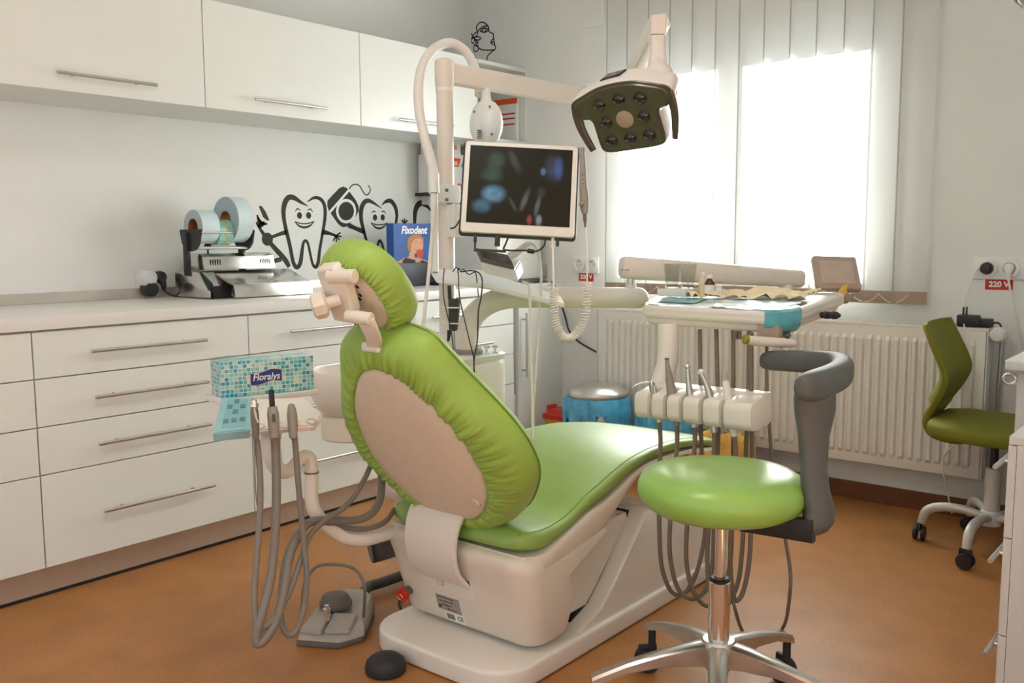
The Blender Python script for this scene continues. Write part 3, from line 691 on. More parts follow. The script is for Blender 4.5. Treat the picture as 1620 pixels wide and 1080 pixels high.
b = BM(); prism(b, [(-3.31,WZ+.105),(-3.235,WZ+.06),(-3.235,WZ+.002),(-3.30,WZ+.002)], .012, Matrix(((1,0,0,0),(0,0,1,y0+.012),(0,1,0,0),(0,0,0,1)))); bx(b, -3.30, -3.225, y0+.02, y0+.10, WZ+.001, WZ+.05, .002); obj('side_cheek', b, 'black_plastic', t)
b = BM(); prism(b, [(-3.315,WZ+.107),(-3.20,WZ+.064),(-3.165,WZ+.056),(-3.158,WZ+.004),(-3.17,WZ+.004),(-3.18,WZ+.05),(-3.205,WZ+.058),(-3.315,WZ+.100)], y1-y0-.01, Matrix(((1,0,0,0),(0,0,1,y0+.075),(0,1,0,0),(0,0,0,1))), .0015); obj('front_tray', b, 'steel_gloss', t)
b = BM(); ball(b, (-3.38,y0+.10,WZ+.205), .015); cyl(b, (-3.38,y0+.10,WZ+.175), (-3.38,y0+.10,WZ+.2), .004, 8); obj('knob', b, 'black_plastic', t)
b = BM(); cyl(b, (-3.36,y1-.015,WZ+.135), (-3.36,y1+.055,WZ+.145), .010, 14, bev=.003); obj('crank_grip', b, 'black_plastic', t)
RZ0 = WZ+.262
for yy in (y0+.0, y1-.145):
    b = BM(); prism(b, [(-3.345-.075+ .15*k/12*1.0, RZ0+.008 if k in (0,12) else RZ0-.075*math.sqrt(max(0,1-((k-6)/6)**2))) for k in range(13)][::1]+[(-3.275,RZ0+.012),(-3.415,RZ0+.012)], .008, Matrix(((1,0,0,0),(0,0,1,yy),(0,1,0,0),(0,0,0,1)))); obj('end_plate', b, 'black_plastic', t)
for yy in (y0-.004, y1-.138): b = BM(); bx(b, -3.385, -3.355, yy-.006, yy+.010, WZ+.09, RZ0, .002); obj('post', b, 'black_plastic', t)
for xx, zz in ((-3.285,RZ0+.0),(-3.405,RZ0+.0),(-3.32,RZ0-.062)): b = BM(); cyl(b, (xx,y0+.004,zz), (xx,y1-.14,zz), .0065, 12); obj('rod', b, 'brushed_steel', t)
def roll(label, yy0, yy1, xc, zc, r, rc, ms=('roll_white','roll_side')):
    t = thing('pouch_roll', label, 'roll', (xc, (yy0+yy1)/2, zc))
    b = BM(); M = TR(xc,yy0,zc)@RX(-90); L = yy1-yy0
    lathe(b, [(rc,0),(r-.001,0),(r,.001),(r,L-.001),(r-.001,L),(rc,L),(rc,0)], 48, M, cap=False)
    for f in b.faces:
        if abs(f.normal.y) > .7: f.material_index = 1
    obj('wound_film', b, list(ms), t)
    b = BM(); lathe(b, [(rc-.003,-.001),(rc,-.001),(rc,L+.001),(rc-.003,L+.001),(rc-.003,-.001)], 32, M, cap=False); obj('core', b, 'cardboard', t)
roll('small white pouch roll at the left of the roll holder', y0+.015, y0+.095, -3.345, RZ0+.022, .068, .034)
roll('large white pouch roll at the right of the roll holder', y0+.165, y1-.152, -3.345, RZ0+.052, .094, .036)
t = thing('pouch_roll', 'small printed green pouch roll between the two white rolls', 'roll', (-3.31, y0+.13, RZ0))
b = BM(); M = TR(-3.335,y0+.098,RZ0+.0)@RX(-90); lathe(b, [(.02,0),(.052,0),(.052,.064),(.02,.064),(.02,0)], 40, M, cap=False); obj('wound_film', b, 'roll_pouch', t)
b = BM(); lathe(b, [(.0522,.028),(.0526,.028),(.0526,.038),(.0522,.038),(.0522,.028)], 40, M, cap=False); obj('print', b, 'roll_yellow', t, label='yellow stripe')
# sockets and plugs left
def lsocket(px, py, label):
    y, z = l2(px, py)
    t = thing('wall_socket', label, 'socket', (WL, y, z)); 
    return t, y, z
t, sy, sz = lsocket(238, 444, 'white double wall socket above the worktop, left of the pouch sealer')
b = BM(); prism(b, rrect(.155,.085,.008), .010, LWF@TR(sy+.012,sz+.006,0), .002); obj('faceplate', b, 'socket_white', t)
t = thing('plug_adapter', 'white plug adapter with black lower half in the socket left of the pouch sealer', 'plug', (WL+.02, sy-.028, sz))
ya, za = l2(228,443)
b = BM(); lathe(b, [(.028,0),(.028,.045),(.024,.052),(.005,.053)], 24, LWF@TR(ya,za+.012,.009)); bx(b, WL+.008, WL+.055, ya-.026, ya+.026, za-.02, za+.012, .006); obj('adapter_body', b, 'socket_white', t)
b = BM(); lathe(b, [(.027,0),(.030,.004),(.029,.05),(.022,.058),(.005,.059)], 24, LWF@TR(ya+.002,za-.036,.007)); obj('plug_body', b, 'black_plastic', t, label='black lower half')
t = thing('power_plug', 'black plug with black cord running to the pouch sealer', 'plug', (WL+.02, sy+.03, sz))
yp, zp = l2(248,438)
b = BM(); lathe(b, [(.024,0),(.026,.005),(.024,.026),(.012,.034)], 24, LWF@TR(yp,zp,.010)); tube(b, [(WL+.035,yp,zp-.005),(WL+.042,yp+.004,zp-.03),(WL+.042,yp+.006,zp-.055)], [.016,.012,.007], 12, 4); obj('plug_body', b, 'black_plastic', t)
b = BM(); tube(b, [(WL+.042,yp+.006,zp-.05),(WL+.05,yp+.012,WZ+.02),(WL+.07,yp+.03,WZ+.006),(WL+.10,yp+.06,WZ+.005)], .0045, 8, 6); obj('cable', b, 'black_plastic', t)

# --------------------------------------------------------- blue leaflet box
pL = A(640,452,'z',WZ); fx0 = -3.30
a = A(622,353,'x',fx0); c = A(684,353,'x',fx0); bt = A(690,450,'x',fx0)
t = thing('display_box', 'blue denture adhesive display box with dark front pocket on the worktop', 'display box', (fx0-.08, (a.y+c.y)/2, WZ))
y0, y1, zt = a.y, c.y, a.z
b = BM(); bx(b, fx0-.05, fx0, y0, y1, WZ+.0005, zt, .002); obj('card', b, 'card_blue', t, False)
b = BM(); bx(b, fx0-.02, fx0+.035, y0+.002, y1+.006, WZ+.0005, WZ+.115, .003); 
obj('pocket', b, 'box_navy', t)
DF = frame(Vector((fx0+.0002,0,0)), Vector((0,1,0)), Vector((0,0,1)), Vector((1,0,0)))
b = text_bm('Fixodent', .052, DF@TR((y0+y1)/2+.004, zt-.034, .0004), shear=.25, bold=.0016, sx=.95); obj('lettering', b, 'white_print', t, label='white slanted lettering Fixodent')
yc = (y0+y1)/2+.0; zc = zt-.150
Wd = (y1-y0)/310*1.0
def fd(x, y): return (y0+(x-1095)/320*(y1-y0), zt-(y-455)/530*(zt-WZ))
pic = BM(); prism(pic, pts(fd, [(1110,830),(1125,775),(1180,745),(1215,735),(1222,690),(1260,690),(1262,740),(1330,760),(1400,790),(1400,850),(1110,850)]), .0005, DF); 
prism(pic, pts(fd, [(1225,600),(1250,570),(1300,560),(1330,585),(1335,640),(1325,690),(1290,715),(1240,705),(1220,660)]), .0009, DF)
pp = obj('print', pic, 'skin_print', t, label='printed woman biting an apple')
b = BM(); prism(b, pts(fd, [(1200,640),(1208,580),(1250,548),(1300,545),(1338,580),(1336,610),(1310,580),(1265,585),(1240,620),(1230,680),(1208,690)]), .0005, DF@TR(0,0,.0009)); obj('hair', b, 'hair_print', pp)
b = BM(); disc2(b, fd(1303,712), .024, .022, DF@TR(0,0,.0024)); obj('apple', b, 'apple_print', pp)
b = BM(); prism(b, pts(fd, [(1160,770),(1190,742),(1260,765),(1330,770),(1390,800),(1390,850),(1180,850)]), .0004, DF@TR(0,0,.0006)); obj('top', b, 'dark_print', pp)
b = BM(); stroke(b, pts(fd, [(1262,612),(1276,608),(1288,612)]), .0035, DF@TR(0,0,.001)); stroke(b, pts(fd, [(1305,618),(1316,615),(1324,620)]), .003, DF@TR(0,0,.001)); stroke(b, pts(fd, [(1262,675),(1278,688),(1300,690)]), .004, DF@TR(0,0,.001)); obj('features', b, 'skin_shade', pp)
b = BM(); prism(b, pts(fd, [(1262,760),(1270,728),(1284,715),(1290,735),(1304,725),(1306,765),(1275,775)]), .0006, DF@TR(0,-.012,.0030)); obj('hand', b, 'skin_print', pp)
b = BM(); lathe(b, [(.075,0),(.08,.004),(.075,.012)], 24, TR(fx0+.05,y1+.03,WZ)); tag(obj('black_dish', b, 'black_plastic', None), 'small black dish on the worktop beside the blue display box', 'dish')
# white appliance at the end of the worktop
t = thing('sterilizer', 'white boxy sterilizer with grey panel at the far end of the worktop', 'sterilizer', (-3.2, 3.74, WZ))
b = BM(); bx(b, -3.50, -3.02, 3.56, 3.92, WZ+.02, WZ+.30, .012); obj('housing', b, 'lacquer_white', t)
a = A(855,420,'x',-3.018); c = A(882,444,'x',-3.018)
b = BM(); bx(b, -3.022, -3.016, a.y, c.y, WZ+.025, WZ+.09, .002); obj('panel', b, 'lamp_grey', t, label='grey front panel')
b = BM(); bx(b, -3.022, -3.016, 3.60, 3.80, WZ+.12, WZ+.27, .004); obj('door', b, 'socket_white', t)
b = BM(); bx(b, -3.48, -3.0, 3.58, 3.90, WZ, WZ+.02, .002); obj('foot_plate', b, 'pedal_dark', t)
# ================================================================== dental chair (built about its own origin, then set down)
CO = Vector((-1.638, 1.655, 0))
def L(px, py, v): return A(px, py, 'y', CO.y+v)-CO
def Lu(px, py, u): return A(px, py, 'x', CO.x+u)-CO
def closed(half, N):
    """closed curve from the right half (bottom centre to top centre), resampled evenly"""
    P = half+[(-x,y) for x,y in reversed(half[1:-1])]; n = len(P); Q = []
    for i in range(n):
        p0,p1,p2,p3 = [Vector(P[(i+k-1)%n]) for k in range(4)]
        for k in range(16):
            t = k/16; Q.append(.5*((2*p1)+(p2-p0)*t+(2*p0-5*p1+4*p2-p3)*t*t+(3*p1-p0-3*p2+p3)*t**3))
    Q.append(Q[0]); S = [0]
    for a, b in zip(Q, Q[1:]): S.append(S[-1]+(b-a).length)
    out = []; j = 0
    for i in range(N):
        s = S[-1]*i/N
        while S[j+1] < s: j += 1
        out.append(Q[j].lerp(Q[j+1], (s-S[j])/max(1e-9,S[j+1]-S[j])))
    return out
def interp(T, x):
    """smooth curve through a table"""
    if x <= T[0][0]: return T[0][1:]
    for i in range(len(T)-1):
        a, b = T[i], T[i+1]
        if x <= b[0]:
            p, q = T[max(i-1,0)], T[min(i+2,len(T)-1)]; h = b[0]-a[0]; t = (x-a[0])/h; out = []
            for k in range(1, len(a)):
                m0 = (b[k]-p[k])/(b[0]-p[0])*h; m1 = (q[k]-a[k])/(q[0]-a[0])*h
                out.append((2*t**3-3*t*t+1)*a[k]+(t**3-2*t*t+t)*m0+(-2*t**3+3*t*t)*b[k]+(t**3-t*t)*m1)
            return out
    return T[-1][1:]
def pad(inner, outer, prof, F, seed, amp, freq=1.0, N=220):
    """stuffed cover: rings from the elastic edge (inner) round the rim to the front; prof = (mix, t, ruffle)"""
    bm = BM(); rings = []
    for mixv, t, ruf in prof:
        r = []
        for k in range(N):
            a = inner[k]; o = outer[k]
            p = a.lerp(o, mixv) if mixv <= 1 else o.lerp(Vector((0,sum(q.y for q in outer)/N)), mixv-1)
            an = k/N*2*PI
            w = .8*noise.noise(Vector((math.cos(an)*13*freq+seed, math.sin(an)*13*freq, mixv*.9)))+noise.noise(Vector((math.cos(an)*27*freq, math.sin(an)*27*freq+seed, mixv*1.3)))
            w = (abs(w)**.8)*(1 if w > 0 else -1)
            r.append(F@Vector((p.x, p.y, t+amp*ruf*w)))
        rings.append(r)
    loft(bm, rings, False, True); bmesh.ops.recalc_face_normals(bm, faces=bm.faces); return bm
ch = thing('dental_chair', 'lime green reclining dental chair with beige base in the middle of the room', 'dental chair')
# floor plate
b = BM(); poly = []
for cx, cy, a in ((.145,.105,270),(.145,1.10,0),(-.145,1.10,90),(-.145,.105,180)):
    for k in range(9): poly.append((cx+.115*math.cos(R(a+k*90/8)), cy+.12*math.sin(R(a+k*90/8))))
prism(b, poly, .058, TR(0,0,.001), .011, 3); obj('base_plate', b, 'unit_white', ch)
# pedestal housing
b = BM()
pr = [(.30,.052),(.43,.098),(.50,.16),(.63,.29),(.655,.328),(.74,.33),(.80,.275),(.98,.25),(1.12,.205),(1.19,.12),(1.20,.05)]
rings = []
for k, wv in enumerate((-.245,-.235,-.20,.20,.235,.245)):
    sh = (.93,.975,1,1,.975,.93)[k]
    rings.append([Vector((wv, .75+(v-.75)*(1 if v > .7 else 1), .05+(z-.05)*sh)) for v, z in pr])
loft(b, rings); bmesh.ops.recalc_face_normals(b, faces=b.faces); obj('pedestal', b, 'unit_white', ch, ang=50)
# lifting mechanism cover and the dark gap beside it
b = BM(); prism(b, [(.20,.12),(.33,.096),(.420,.098),(.467,.138),(.634,.291),(.627,.32),(.30,.32)], .40, Matrix(((0,0,1,-.20),(1,0,0,0),(0,1,0,0),(0,0,0,1))), .008); obj('lift_cover', b, 'beige_plastic', ch)
b = BM(); prism(b, [(.345,.066),(.425,.068),(.655,.318),(.58,.320)], .39, Matrix(((0,0,1,-.195),(1,0,0,0),(0,1,0,0),(0,0,0,1)))); obj('gap_seal', b, 'black_gap', ch)
# rear housing
def rr(hu, v0, v1, z, r, n=7):
    return [Vector((x, (v0+v1)/2+y, z)) for x, y in rrect(2*hu, v1-v0, min(r, (v1-v0)/2-.001), n)]
b = BM(); loft(b, [rr(.19,.17,.25,.066,.03), rr(.225,.145,.275,.070,.05), rr(.242,.128,.30,.086,.055), rr(.252,.105,.325,.16,.06), rr(.255,.095,.325,.19,.06), rr(.259,.080,.30,.245,.06), rr(.262,.064,.40,.29,.06), rr(.258,.058,.48,.318,.06), rr(.245,.07,.47,.332,.05)])
bmesh.ops.recalc_face_normals(b, faces=b.faces); obj('rear_housing', b, 'beige_plastic', ch, ang=60)
# seat shell
ST = [(-.0,.352,.255,.235),(.06,.340,.254,.262),(.13,.334,.254,.264),(.27,.372,.262,.264),(.34,.394,.275,.264),(.42,.408,.297,.262),(.50,.428,.345,.258),(.57,.452,.394,.254),(.64,.466,.43,.25),(.76,.466,.444,.243),(.95,.452,.434,.225),(1.15,.418,.404,.19),(1.28,.392,.380,.15)]
b = BM(); rings = []
for i in range(40):
    v = .085+(1.27-.085)*i/39; zt, zb, hw = interp(ST, v); e = hw if v > .145 else hw*(.88+.12*min(1,(v-.085)/.06))
    d = zt-zb; rings.append([Vector(p) for p in ((-e,v,zt),(-e-.004,v,zt-.012),(-e+.002,v,zt-d*.5),(-e+.02,v,zb+.012*min(1,d/.05)),(-e+.05,v,zb),(e-.05,v,zb),(e-.02,v,zb+.012*min(1,d/.05)),(e-.002,v,zt-d*.5),(e+.004,v,zt-.012),(e,v,zt))])
loft(b, rings); bmesh.ops.recalc_face_normals(b, faces=b.faces); obj('seat_shell', b, 'beige_plastic', ch, ang=45)
# seat cushion
SC_ = [(.072,.352,.370,.19),(.085,.345,.395,.226),(.105,.338,.405,.245),(.15,.334,.405,.257),(.2,.35,.406,.26),(.27,.372,.418,.26),(.34,.394,.448,.26),(.42,.408,.472,.26),(.48,.422,.488,.257),(.57,.452,.505,.254),(.66,.466,.512,.25),(.76,.466,.512,.243),(.85,.46,.508,.236),(1.0,.445,.487,.22),(1.15,.418,.455,.195),(1.25,.398,.430,.168),(1.31,.388,.414,.135),(1.34,.386,.402,.09)]
def seat_pt(v, k, N):
    zb, zt, hw = interp(SC_, v); c = math.cos(2*PI*k/N); s = math.sin(2*PI*k/N); e = 2/4.2
    x = math.copysign(abs(c)**e, c)*hw; z = (zb+zt)/2+math.copysign(abs(s)**(e if s < 0 else .62), s)*(zt-zb)/2
    if s > 0: z += .008*(1-abs(x)/hw)*math.sin(min(1,max(0,(v-.3)/.6))*PI)-.008*(1-(x/hw)**2)*max(0,1-abs(v-.2)/.25)
    if s < .3 and abs(x) > hw*.8: x += .0022*noise.noise(Vector((v*38,z*20,1 if x > 0 else 5)))
    return Vector((x, v, z))
b = BM(); N = 64; loft(b, [[seat_pt(.072+1.268*i/90, k, N) for k in range(N)] for i in range(91)]); bmesh.ops.recalc_face_normals(b, faces=b.faces)
sc = obj('seat_cushion', b, 'seat_vinyl', ch, ang=60)
b = BM()
for k in (5, N//2-5): tube(b, [seat_pt(.09+1.18*i/40, k, N) for i in range(41)], .0013, 6, 1)
obj('piping', b, 'piping_green', sc)
# clear sheet over the foot end
b = BM(); rings = []
for i in range(12):
    v = .98+.33*i/11; rings.append([seat_pt(v, k, N)+Vector((0,0,.0025)) for k in range(7,27)])
loft(b, rings, False, False, closed=False); obj('foot_sheet', b, 'clear_film', sc)
# backrest
th = R(31); wv = Vector((0,-math.sin(th),math.cos(th))); nv = Vector((0,math.cos(th),math.sin(th)))
FB = frame(Vector((.012,.069,.41)), Vector((1,0,0)), wv, nv)
oval = closed([(0,0),(.08,.008),(.14,.055),(.185,.13),(.197,.2),(.185,.29),(.15,.365),(.10,.43),(.055,.468),(0,.482)], 480)
outer = closed([(0,-.06),(.10,-.05),(.19,-.005),(.255,.07),(.296,.15),(.300,.22),(.282,.29),(.245,.36),(.20,.43),(.165,.49),(.135,.535),(.07,.558),(0,.56)], 480)
prof = [(.0,.003,.03),(.03,-.007,.35),(.10,-.012,1),(.2,-.012,1),(.32,-.010,.9),(.45,-.007,.75),(.58,-.002,.55),(.70,.005,.4),(.82,.016,.25),(.91,.028,.15),(.97,.044,.06),(1,.062,0),(1.0,.082,0),(1.03,.100,0),(1.10,.112,0),(1.25,.116,0),(1.5,.110,0),(1.8,.106,0)]
bc = obj('backrest_cushion', pad(oval, outer, prof, FB, 3.1, .0082, 1.45, 480), 'cover_green', ch, ang=70)
b = BM(); ring = [FB@Vector((p.x*1.004,.25+(p.y-.25)*1.004,.084)) for p in outer]; tube(b, ring[::8]+[ring[0]], .0025, 6, 1); obj('piping', b, 'piping_green', bc)
b = BM(); rings = []
cc_ = Vector((0,.22))
for s, t in ((1.01,.006),(1.0,-.006),(.97,-.010),(.8,-.016),(.5,-.021),(.2,-.023)): rings.append([FB@Vector((cc_.x+(p.x-cc_.x)*s, cc_.y+(p.y-cc_.y)*s, t)) for p in oval])
loft(b, rings, False, True); bmesh.ops.recalc_face_normals(b, faces=b.faces); bs = obj('backrest_shell', b, 'beige_grain', ch, ang=60)
b = BM(); lathe(b, [(.013,0),(.013,.004),(.011,.006),(.001,.006)], 24, FB@TR(.135,.085,-.012)@RX(180)); obj('screw_cap', b, 'beige_grain', bs)
# bracket that carries the backrest
b = BM(); pth = [(.075,.43),(.05,.405),(.034,.37),(.028,.33),(.034,.285),(.054,.245),(.092,.212)]
P = catmull([Vector((0,v,z)) for v, z in pth], 5); rings = []
for i, p in enumerate(P):
    d = (P[min(i+1,len(P)-1)]-P[max(i-1,0)]).normalized(); nn = Vector((0,-d.z,d.y)); f = i/(len(P)-1); hw = .096-.010*f; cu = -.030
    rings.append([p+Vector((cu-hw,0,0))-nn*.006, p+Vector((cu+hw,0,0))-nn*.006, p+Vector((cu+hw,0,0))+nn*.008, p+Vector((cu-hw,0,0))+nn*.008])
loft(b, rings); bmesh.ops.recalc_face_normals(b, faces=b.faces); bmesh.ops.bevel(b, geom=[e for e in b.edges if e.calc_face_angle(0) > .8], offset=.003, segments=2, affect='EDGES')
obj('back_bracket', b, 'unit_white', ch)
# rear face details
def rear_frame(u, z): 
    n = Vector((0,-.958,-.287)); return frame(Vector((u, .1295-.300*(z-.086), z))+n*.001, Vector((1,0,0)), n.cross(Vector((1,0,0))), n)
p = L(707,901,.085)
b = BM(); box(b, (0,0,0), (.178,.016,.006), rear_frame(-.032,.226)); obj('bracket_slot', b, 'black_gap', ch)
b = BM(); prism(b, rrect(.20,.05,.006), .003, rear_frame(-.03,.198), .001); obj('slot_panel', b, 'unit_white', ch)
b = BM(); prism(b, rrect(.022,.017,.003), .0012, rear_frame(-.055,.203)@TR(0,0,.003)); lg = obj('sticker', b, 'orange_print', ch, label='small sticker with red border')
b = BM(); prism(b, rrect(.018,.013,.002), .0006, rear_frame(-.055,.203)@TR(0,0,.0042)); obj('sticker_face', b, 'paper_cream', lg)
F = rear_frame(-.046,.137)
b = BM(); prism(b, rrect(.088,.052,.002), .0012, F); rp = obj('rating_plate', b, 'label_silver', ch)
b = BM()
for k in range(3): box(b, (-.008+.0,.016-k*.012,.0015), (.062-.012*k,.0022,.0006), F)
box(b, (-.034,-.016,.0015), (.010,.010,.0006), F); join(b, text_bm('310 A.C.', .011, F@TR(.012,-.019,.0014))); obj('print', b, 'barcode', rp)
F = rear_frame(-.030,.096)
b = BM(); prism(b, rrect(.070,.026,.001), .0012, F); st = obj('sticker', b, 'white_print', ch, label='white barcode and CE sticker')
b = BM(); x = -.030
for k in range(11):
    wd = (.0012,.002,.0008,.0016)[k%4]; box(b, (x,0,.0014), (wd,.018,.0005), F); x += wd+.0012
join(b, text_bm('CE', .019, F@TR(.018,.001,.0013), bold=.0002)); obj('print', b, 'barcode', st)
F = rear_frame(-.195,.142)
b = BM(); lathe(b, [(.013,0),(.013,.018),(.011,.02)], 24, F); es = obj('emergency_stop', b, 'pedal_dark', ch)
b = BM(); lathe(b, [(.010,.018),(.019,.022),(.021,.028),(.020,.036),(.010,.040),(.001,.041)], 28, F); obj('button', b, 'red_button', es, label='red mushroom button')
b = BM(); stroke(b, [(.010*math.cos(k*.35),.010*math.sin(k*.35)) for k in range(5)], .003, F@TR(0,0,.040)); stroke(b, [(.010*math.cos(PI+k*.35),.010*math.sin(PI+k*.35)) for k in range(5)], .003, F@TR(0,0,.040)); obj('arrow', b, 'paper_cream', es)
# headrest
hth = R(38); hw_ = Vector((0,-math.sin(hth),math.cos(hth))); hn = Vector((0,math.cos(hth),math.sin(hth)))
FH = frame(Vector((-.008,-.222,.992)), Vector((1,0,0)), hw_, hn)
hin = [Vector(p) for p in ell(.082,.094,320,0,0,2.2)]; hout = [Vector(p) for p in ell(.115,.128,320,0,-.004,2.25)]
hp_ = [(.0,.004,.03),(.05,-.003,.4),(.2,-.004,1),(.4,-.001,.9),(.6,.006,.6),(.8,.016,.35),(.93,.028,.15),(1,.044,.05),(1.01,.062,0),(1.06,.078,0),(1.18,.088,0),(1.45,.092,0),(1.8,.092,0)]
hr = obj('headrest', pad(hin, hout, hp_, FH, 8.7, .0085, .95, 320), 'cover_green', ch, ang=70)
b = BM(); loft(b, [[FH@Vector((p.x*s,p.y*s,t)) for p in hin] for s, t in ((1.02,.008),(1.0,.0),(.9,-.003),(.5,-.004),(.15,-.004))], False, True); bmesh.ops.recalc_face_normals(b, faces=b.faces); obj('headrest_shell', b, 'beige_grain', hr, ang=60)
b = BM(); prism(b, ell(.040,.046,32), .007, FH@TR(.015,.020,-.010)); 
obj('mount_disc', b, 'beige_plastic_dark', hr)
b = BM()
for x, y in ((.03,.0),(.0,-.008),(.038,.025),(.012,.03),(.02,-.012)): disc2(b, (x+.005,y+.02), .005, .005, FH@TR(0,0,-.0108))
obj('screw_hole', b, 'black_gap', hr)
b = BM()
q0 = [L(499,428,-.31), L(524,425,-.31), L(545,447,-.295), L(560,500,-.262), L(548,512,-.258), L(528,508,-.262)]
loft(b, [q0, [p+hn*.030 for p in q0]]); bmesh.ops.recalc_face_normals(b, faces=b.faces); bmesh.ops.bevel(b, geom=list(b.edges), offset=.006, segments=3, affect='EDGES', profile=.6); arm = obj('headrest_arm', b, 'beige_plastic', ch)
b = BM(); cyl(b, L(520,437,-.30), L(562,437,-.285), .0165, 24, bev=.003); obj('hinge_bar', b, 'beige_plastic', arm)
b = BM(); cyl(b, L(549,499,-.275), L(588,505,-.26), .0155, 24, bev=.003); obj('hinge_bar', b, 'beige_plastic', arm)
kc = L(519,479,-.30); ax = (Vector((-.62,-.62,-.25))).normalized()
b = BM(); lathe(b, [(.014,0),(.029,.006),(.032,.012),(.031,.030),(.024,.036),(.001,.036)], 9, along(kc, kc+ax)); cyl(b, kc-ax*.03, kc, .014, 16); obj('knob', b, 'beige_plastic', arm, ang=25)
b = BM(); pth = [L(577,503,-.265), L(585,520,-.25)+Vector((0,0,0)), L(592,538,-.222), L(590,556,-.185)]
P = catmull(pth, 5); rings = []
for i, p in enumerate(P):
    d = (P[min(i+1,len(P)-1)]-P[max(i-1,0)]).normalized(); nn = d.cross(Vector((1,0,0))).normalized(); hw = .027-.004*i/len(P)
    rings.append([p+Vector((-hw,0,0))-nn*.006, p+Vector((hw,0,0))-nn*.006, p+Vector((hw,0,0))+nn*.006, p+Vector((-hw,0,0))+nn*.006])
loft(b, rings); bmesh.ops.recalc_face_normals(b, faces=b.faces); bmesh.ops.bevel(b, geom=[e for e in b.edges if e.calc_face_angle(0) > .8], offset=.003, segments=2, affect='EDGES'); obj('headrest_post', b, 'beige_plastic', ch)
b = BM(); box(b, L(589,549,-.20), (.062,.02,.024), None, .008, 3); obj('post_socket', b, 'unit_white', ch)
ch.location = CO
# ================================================================== dental unit: side box, column, basin, swing arm
ut = thing('dental_unit', 'cream dental unit with tall lamp column and wash basin, left of the chair', 'dental unit', (-2.11, 2.2, .2))
def rbox(z, x0, x1, y0, y1, r, n=6): return [Vector(((x0+x1)/2+x, (y0+y1)/2+y, z)) for x, y in rrect(x1-x0, y1-y0, r, n)]
X0, X1, Y0, Y1 = -2.30, -1.93, 2.02, 2.36
b = BM(); loft(b, [rbox(.26,X0+.05,X1-.04,Y0+.05,Y1-.04,.05), rbox(.275,X0+.02,X1-.015,Y0+.02,Y1-.015,.07), rbox(.32,X0+.005,X1,Y0+.005,Y1,.08), rbox(.60,X0,X1,Y0,Y1,.08), rbox(.72,X0,X1,Y0,Y1,.08), rbox(.735,X0+.006,X1-.006,Y0+.006,Y1-.006,.075)])
obj('unit_body', b, 'unit_white', ut, ang=50)
b = BM(); loft(b, [rbox(.735,X0+.002,X1-.002,Y0+.002,Y1-.002,.075), rbox(.752,X0,X1,Y0,Y1,.075), rbox(.762,X0+.01,X1-.01,Y0+.01,Y1-.01,.07)]); obj('top_cover', b, 'lacquer_white', ut, ang=50)
b = BM(); bx(b, X0+.10, X1-.06, Y0+.08, Y1-.08, .002, .262, .02); obj('foot', b, 'unit_white', ut)
b = BM(); bx(b, X1-.10, -1.87, Y0+.10, Y1-.1, .10, .21, .02); obj('link_block', b, 'beige_plastic', ut)
PX, PY = -2.05, 2.165
b = BM(); lathe(b, [(.030,.76),(.030,.775),(.0265,.78),(.0265,1.585)], 32, TR(PX,PY,0)); obj('column', b, 'column_beige', ut)
b = BM(); lathe(b, [(.0275,1.585),(.0285,1.587),(.0285,1.597),(.027,1.600)], 32, TR(PX,PY,0)); obj('column_ring', b, 'unit_white', ut)
q = A(738,557,'z',.765)
b = BM(); lathe(b, [(.055,.762),(.055,.772),(.045,.776),(.036,.777)], 32, TR(q.x,q.y,0)); obj('arm_collar', b, 'lamp_grey', ut, label='grey collar at the foot of the swing arm')
D0 = .631*-q.x+.767*q.y+.111*(CAMH-.765); D0 = (q-CAM).dot(ROT@Vector((0,0,1)))
P = [q+Vector((0,0,.008)), q+Vector((0,0,.05))]+[Dp(px,py,D0+.01*k) for k, (px,py) in enumerate(((741,518),(752,496),(775,479),(805,471),(850,470),(930,470),(1010,471)))]
b = BM(); tube(b, P, [.035,.035,.035,.036,.036,.035,.034,.034,.033], 24, 8); sa = obj('swing_arm', b, 'unit_white', ut, ang=60)
e = P[-1]; b = BM(); ball(b, e, (.034,.034,.034)); cyl(b, e+Vector((-.02,-.015,.02)), e+Vector((-.02,-.015,.062)), .018, 20, r2=.016); cyl(b, e+Vector((-.02,-.015,.062)), e+Vector((-.02,-.015,.082)), .011, 16); obj('elbow', b, 'unit_white', sa)
ELB = e+Vector((-.02,-.015,.082))
for k, (px, py) in enumerate(((757,558),(770,558),(783,557))):
    p = A(px,py,'z',.765); b = BM(); lathe(b, [(.009,0),(.009,.004),(.004,.006),(.004,.018),(.010,.020),(.010,.025),(.002,.026)], 14, TR(p.x,p.y,.761)); obj('tap', b, 'chrome', ut)
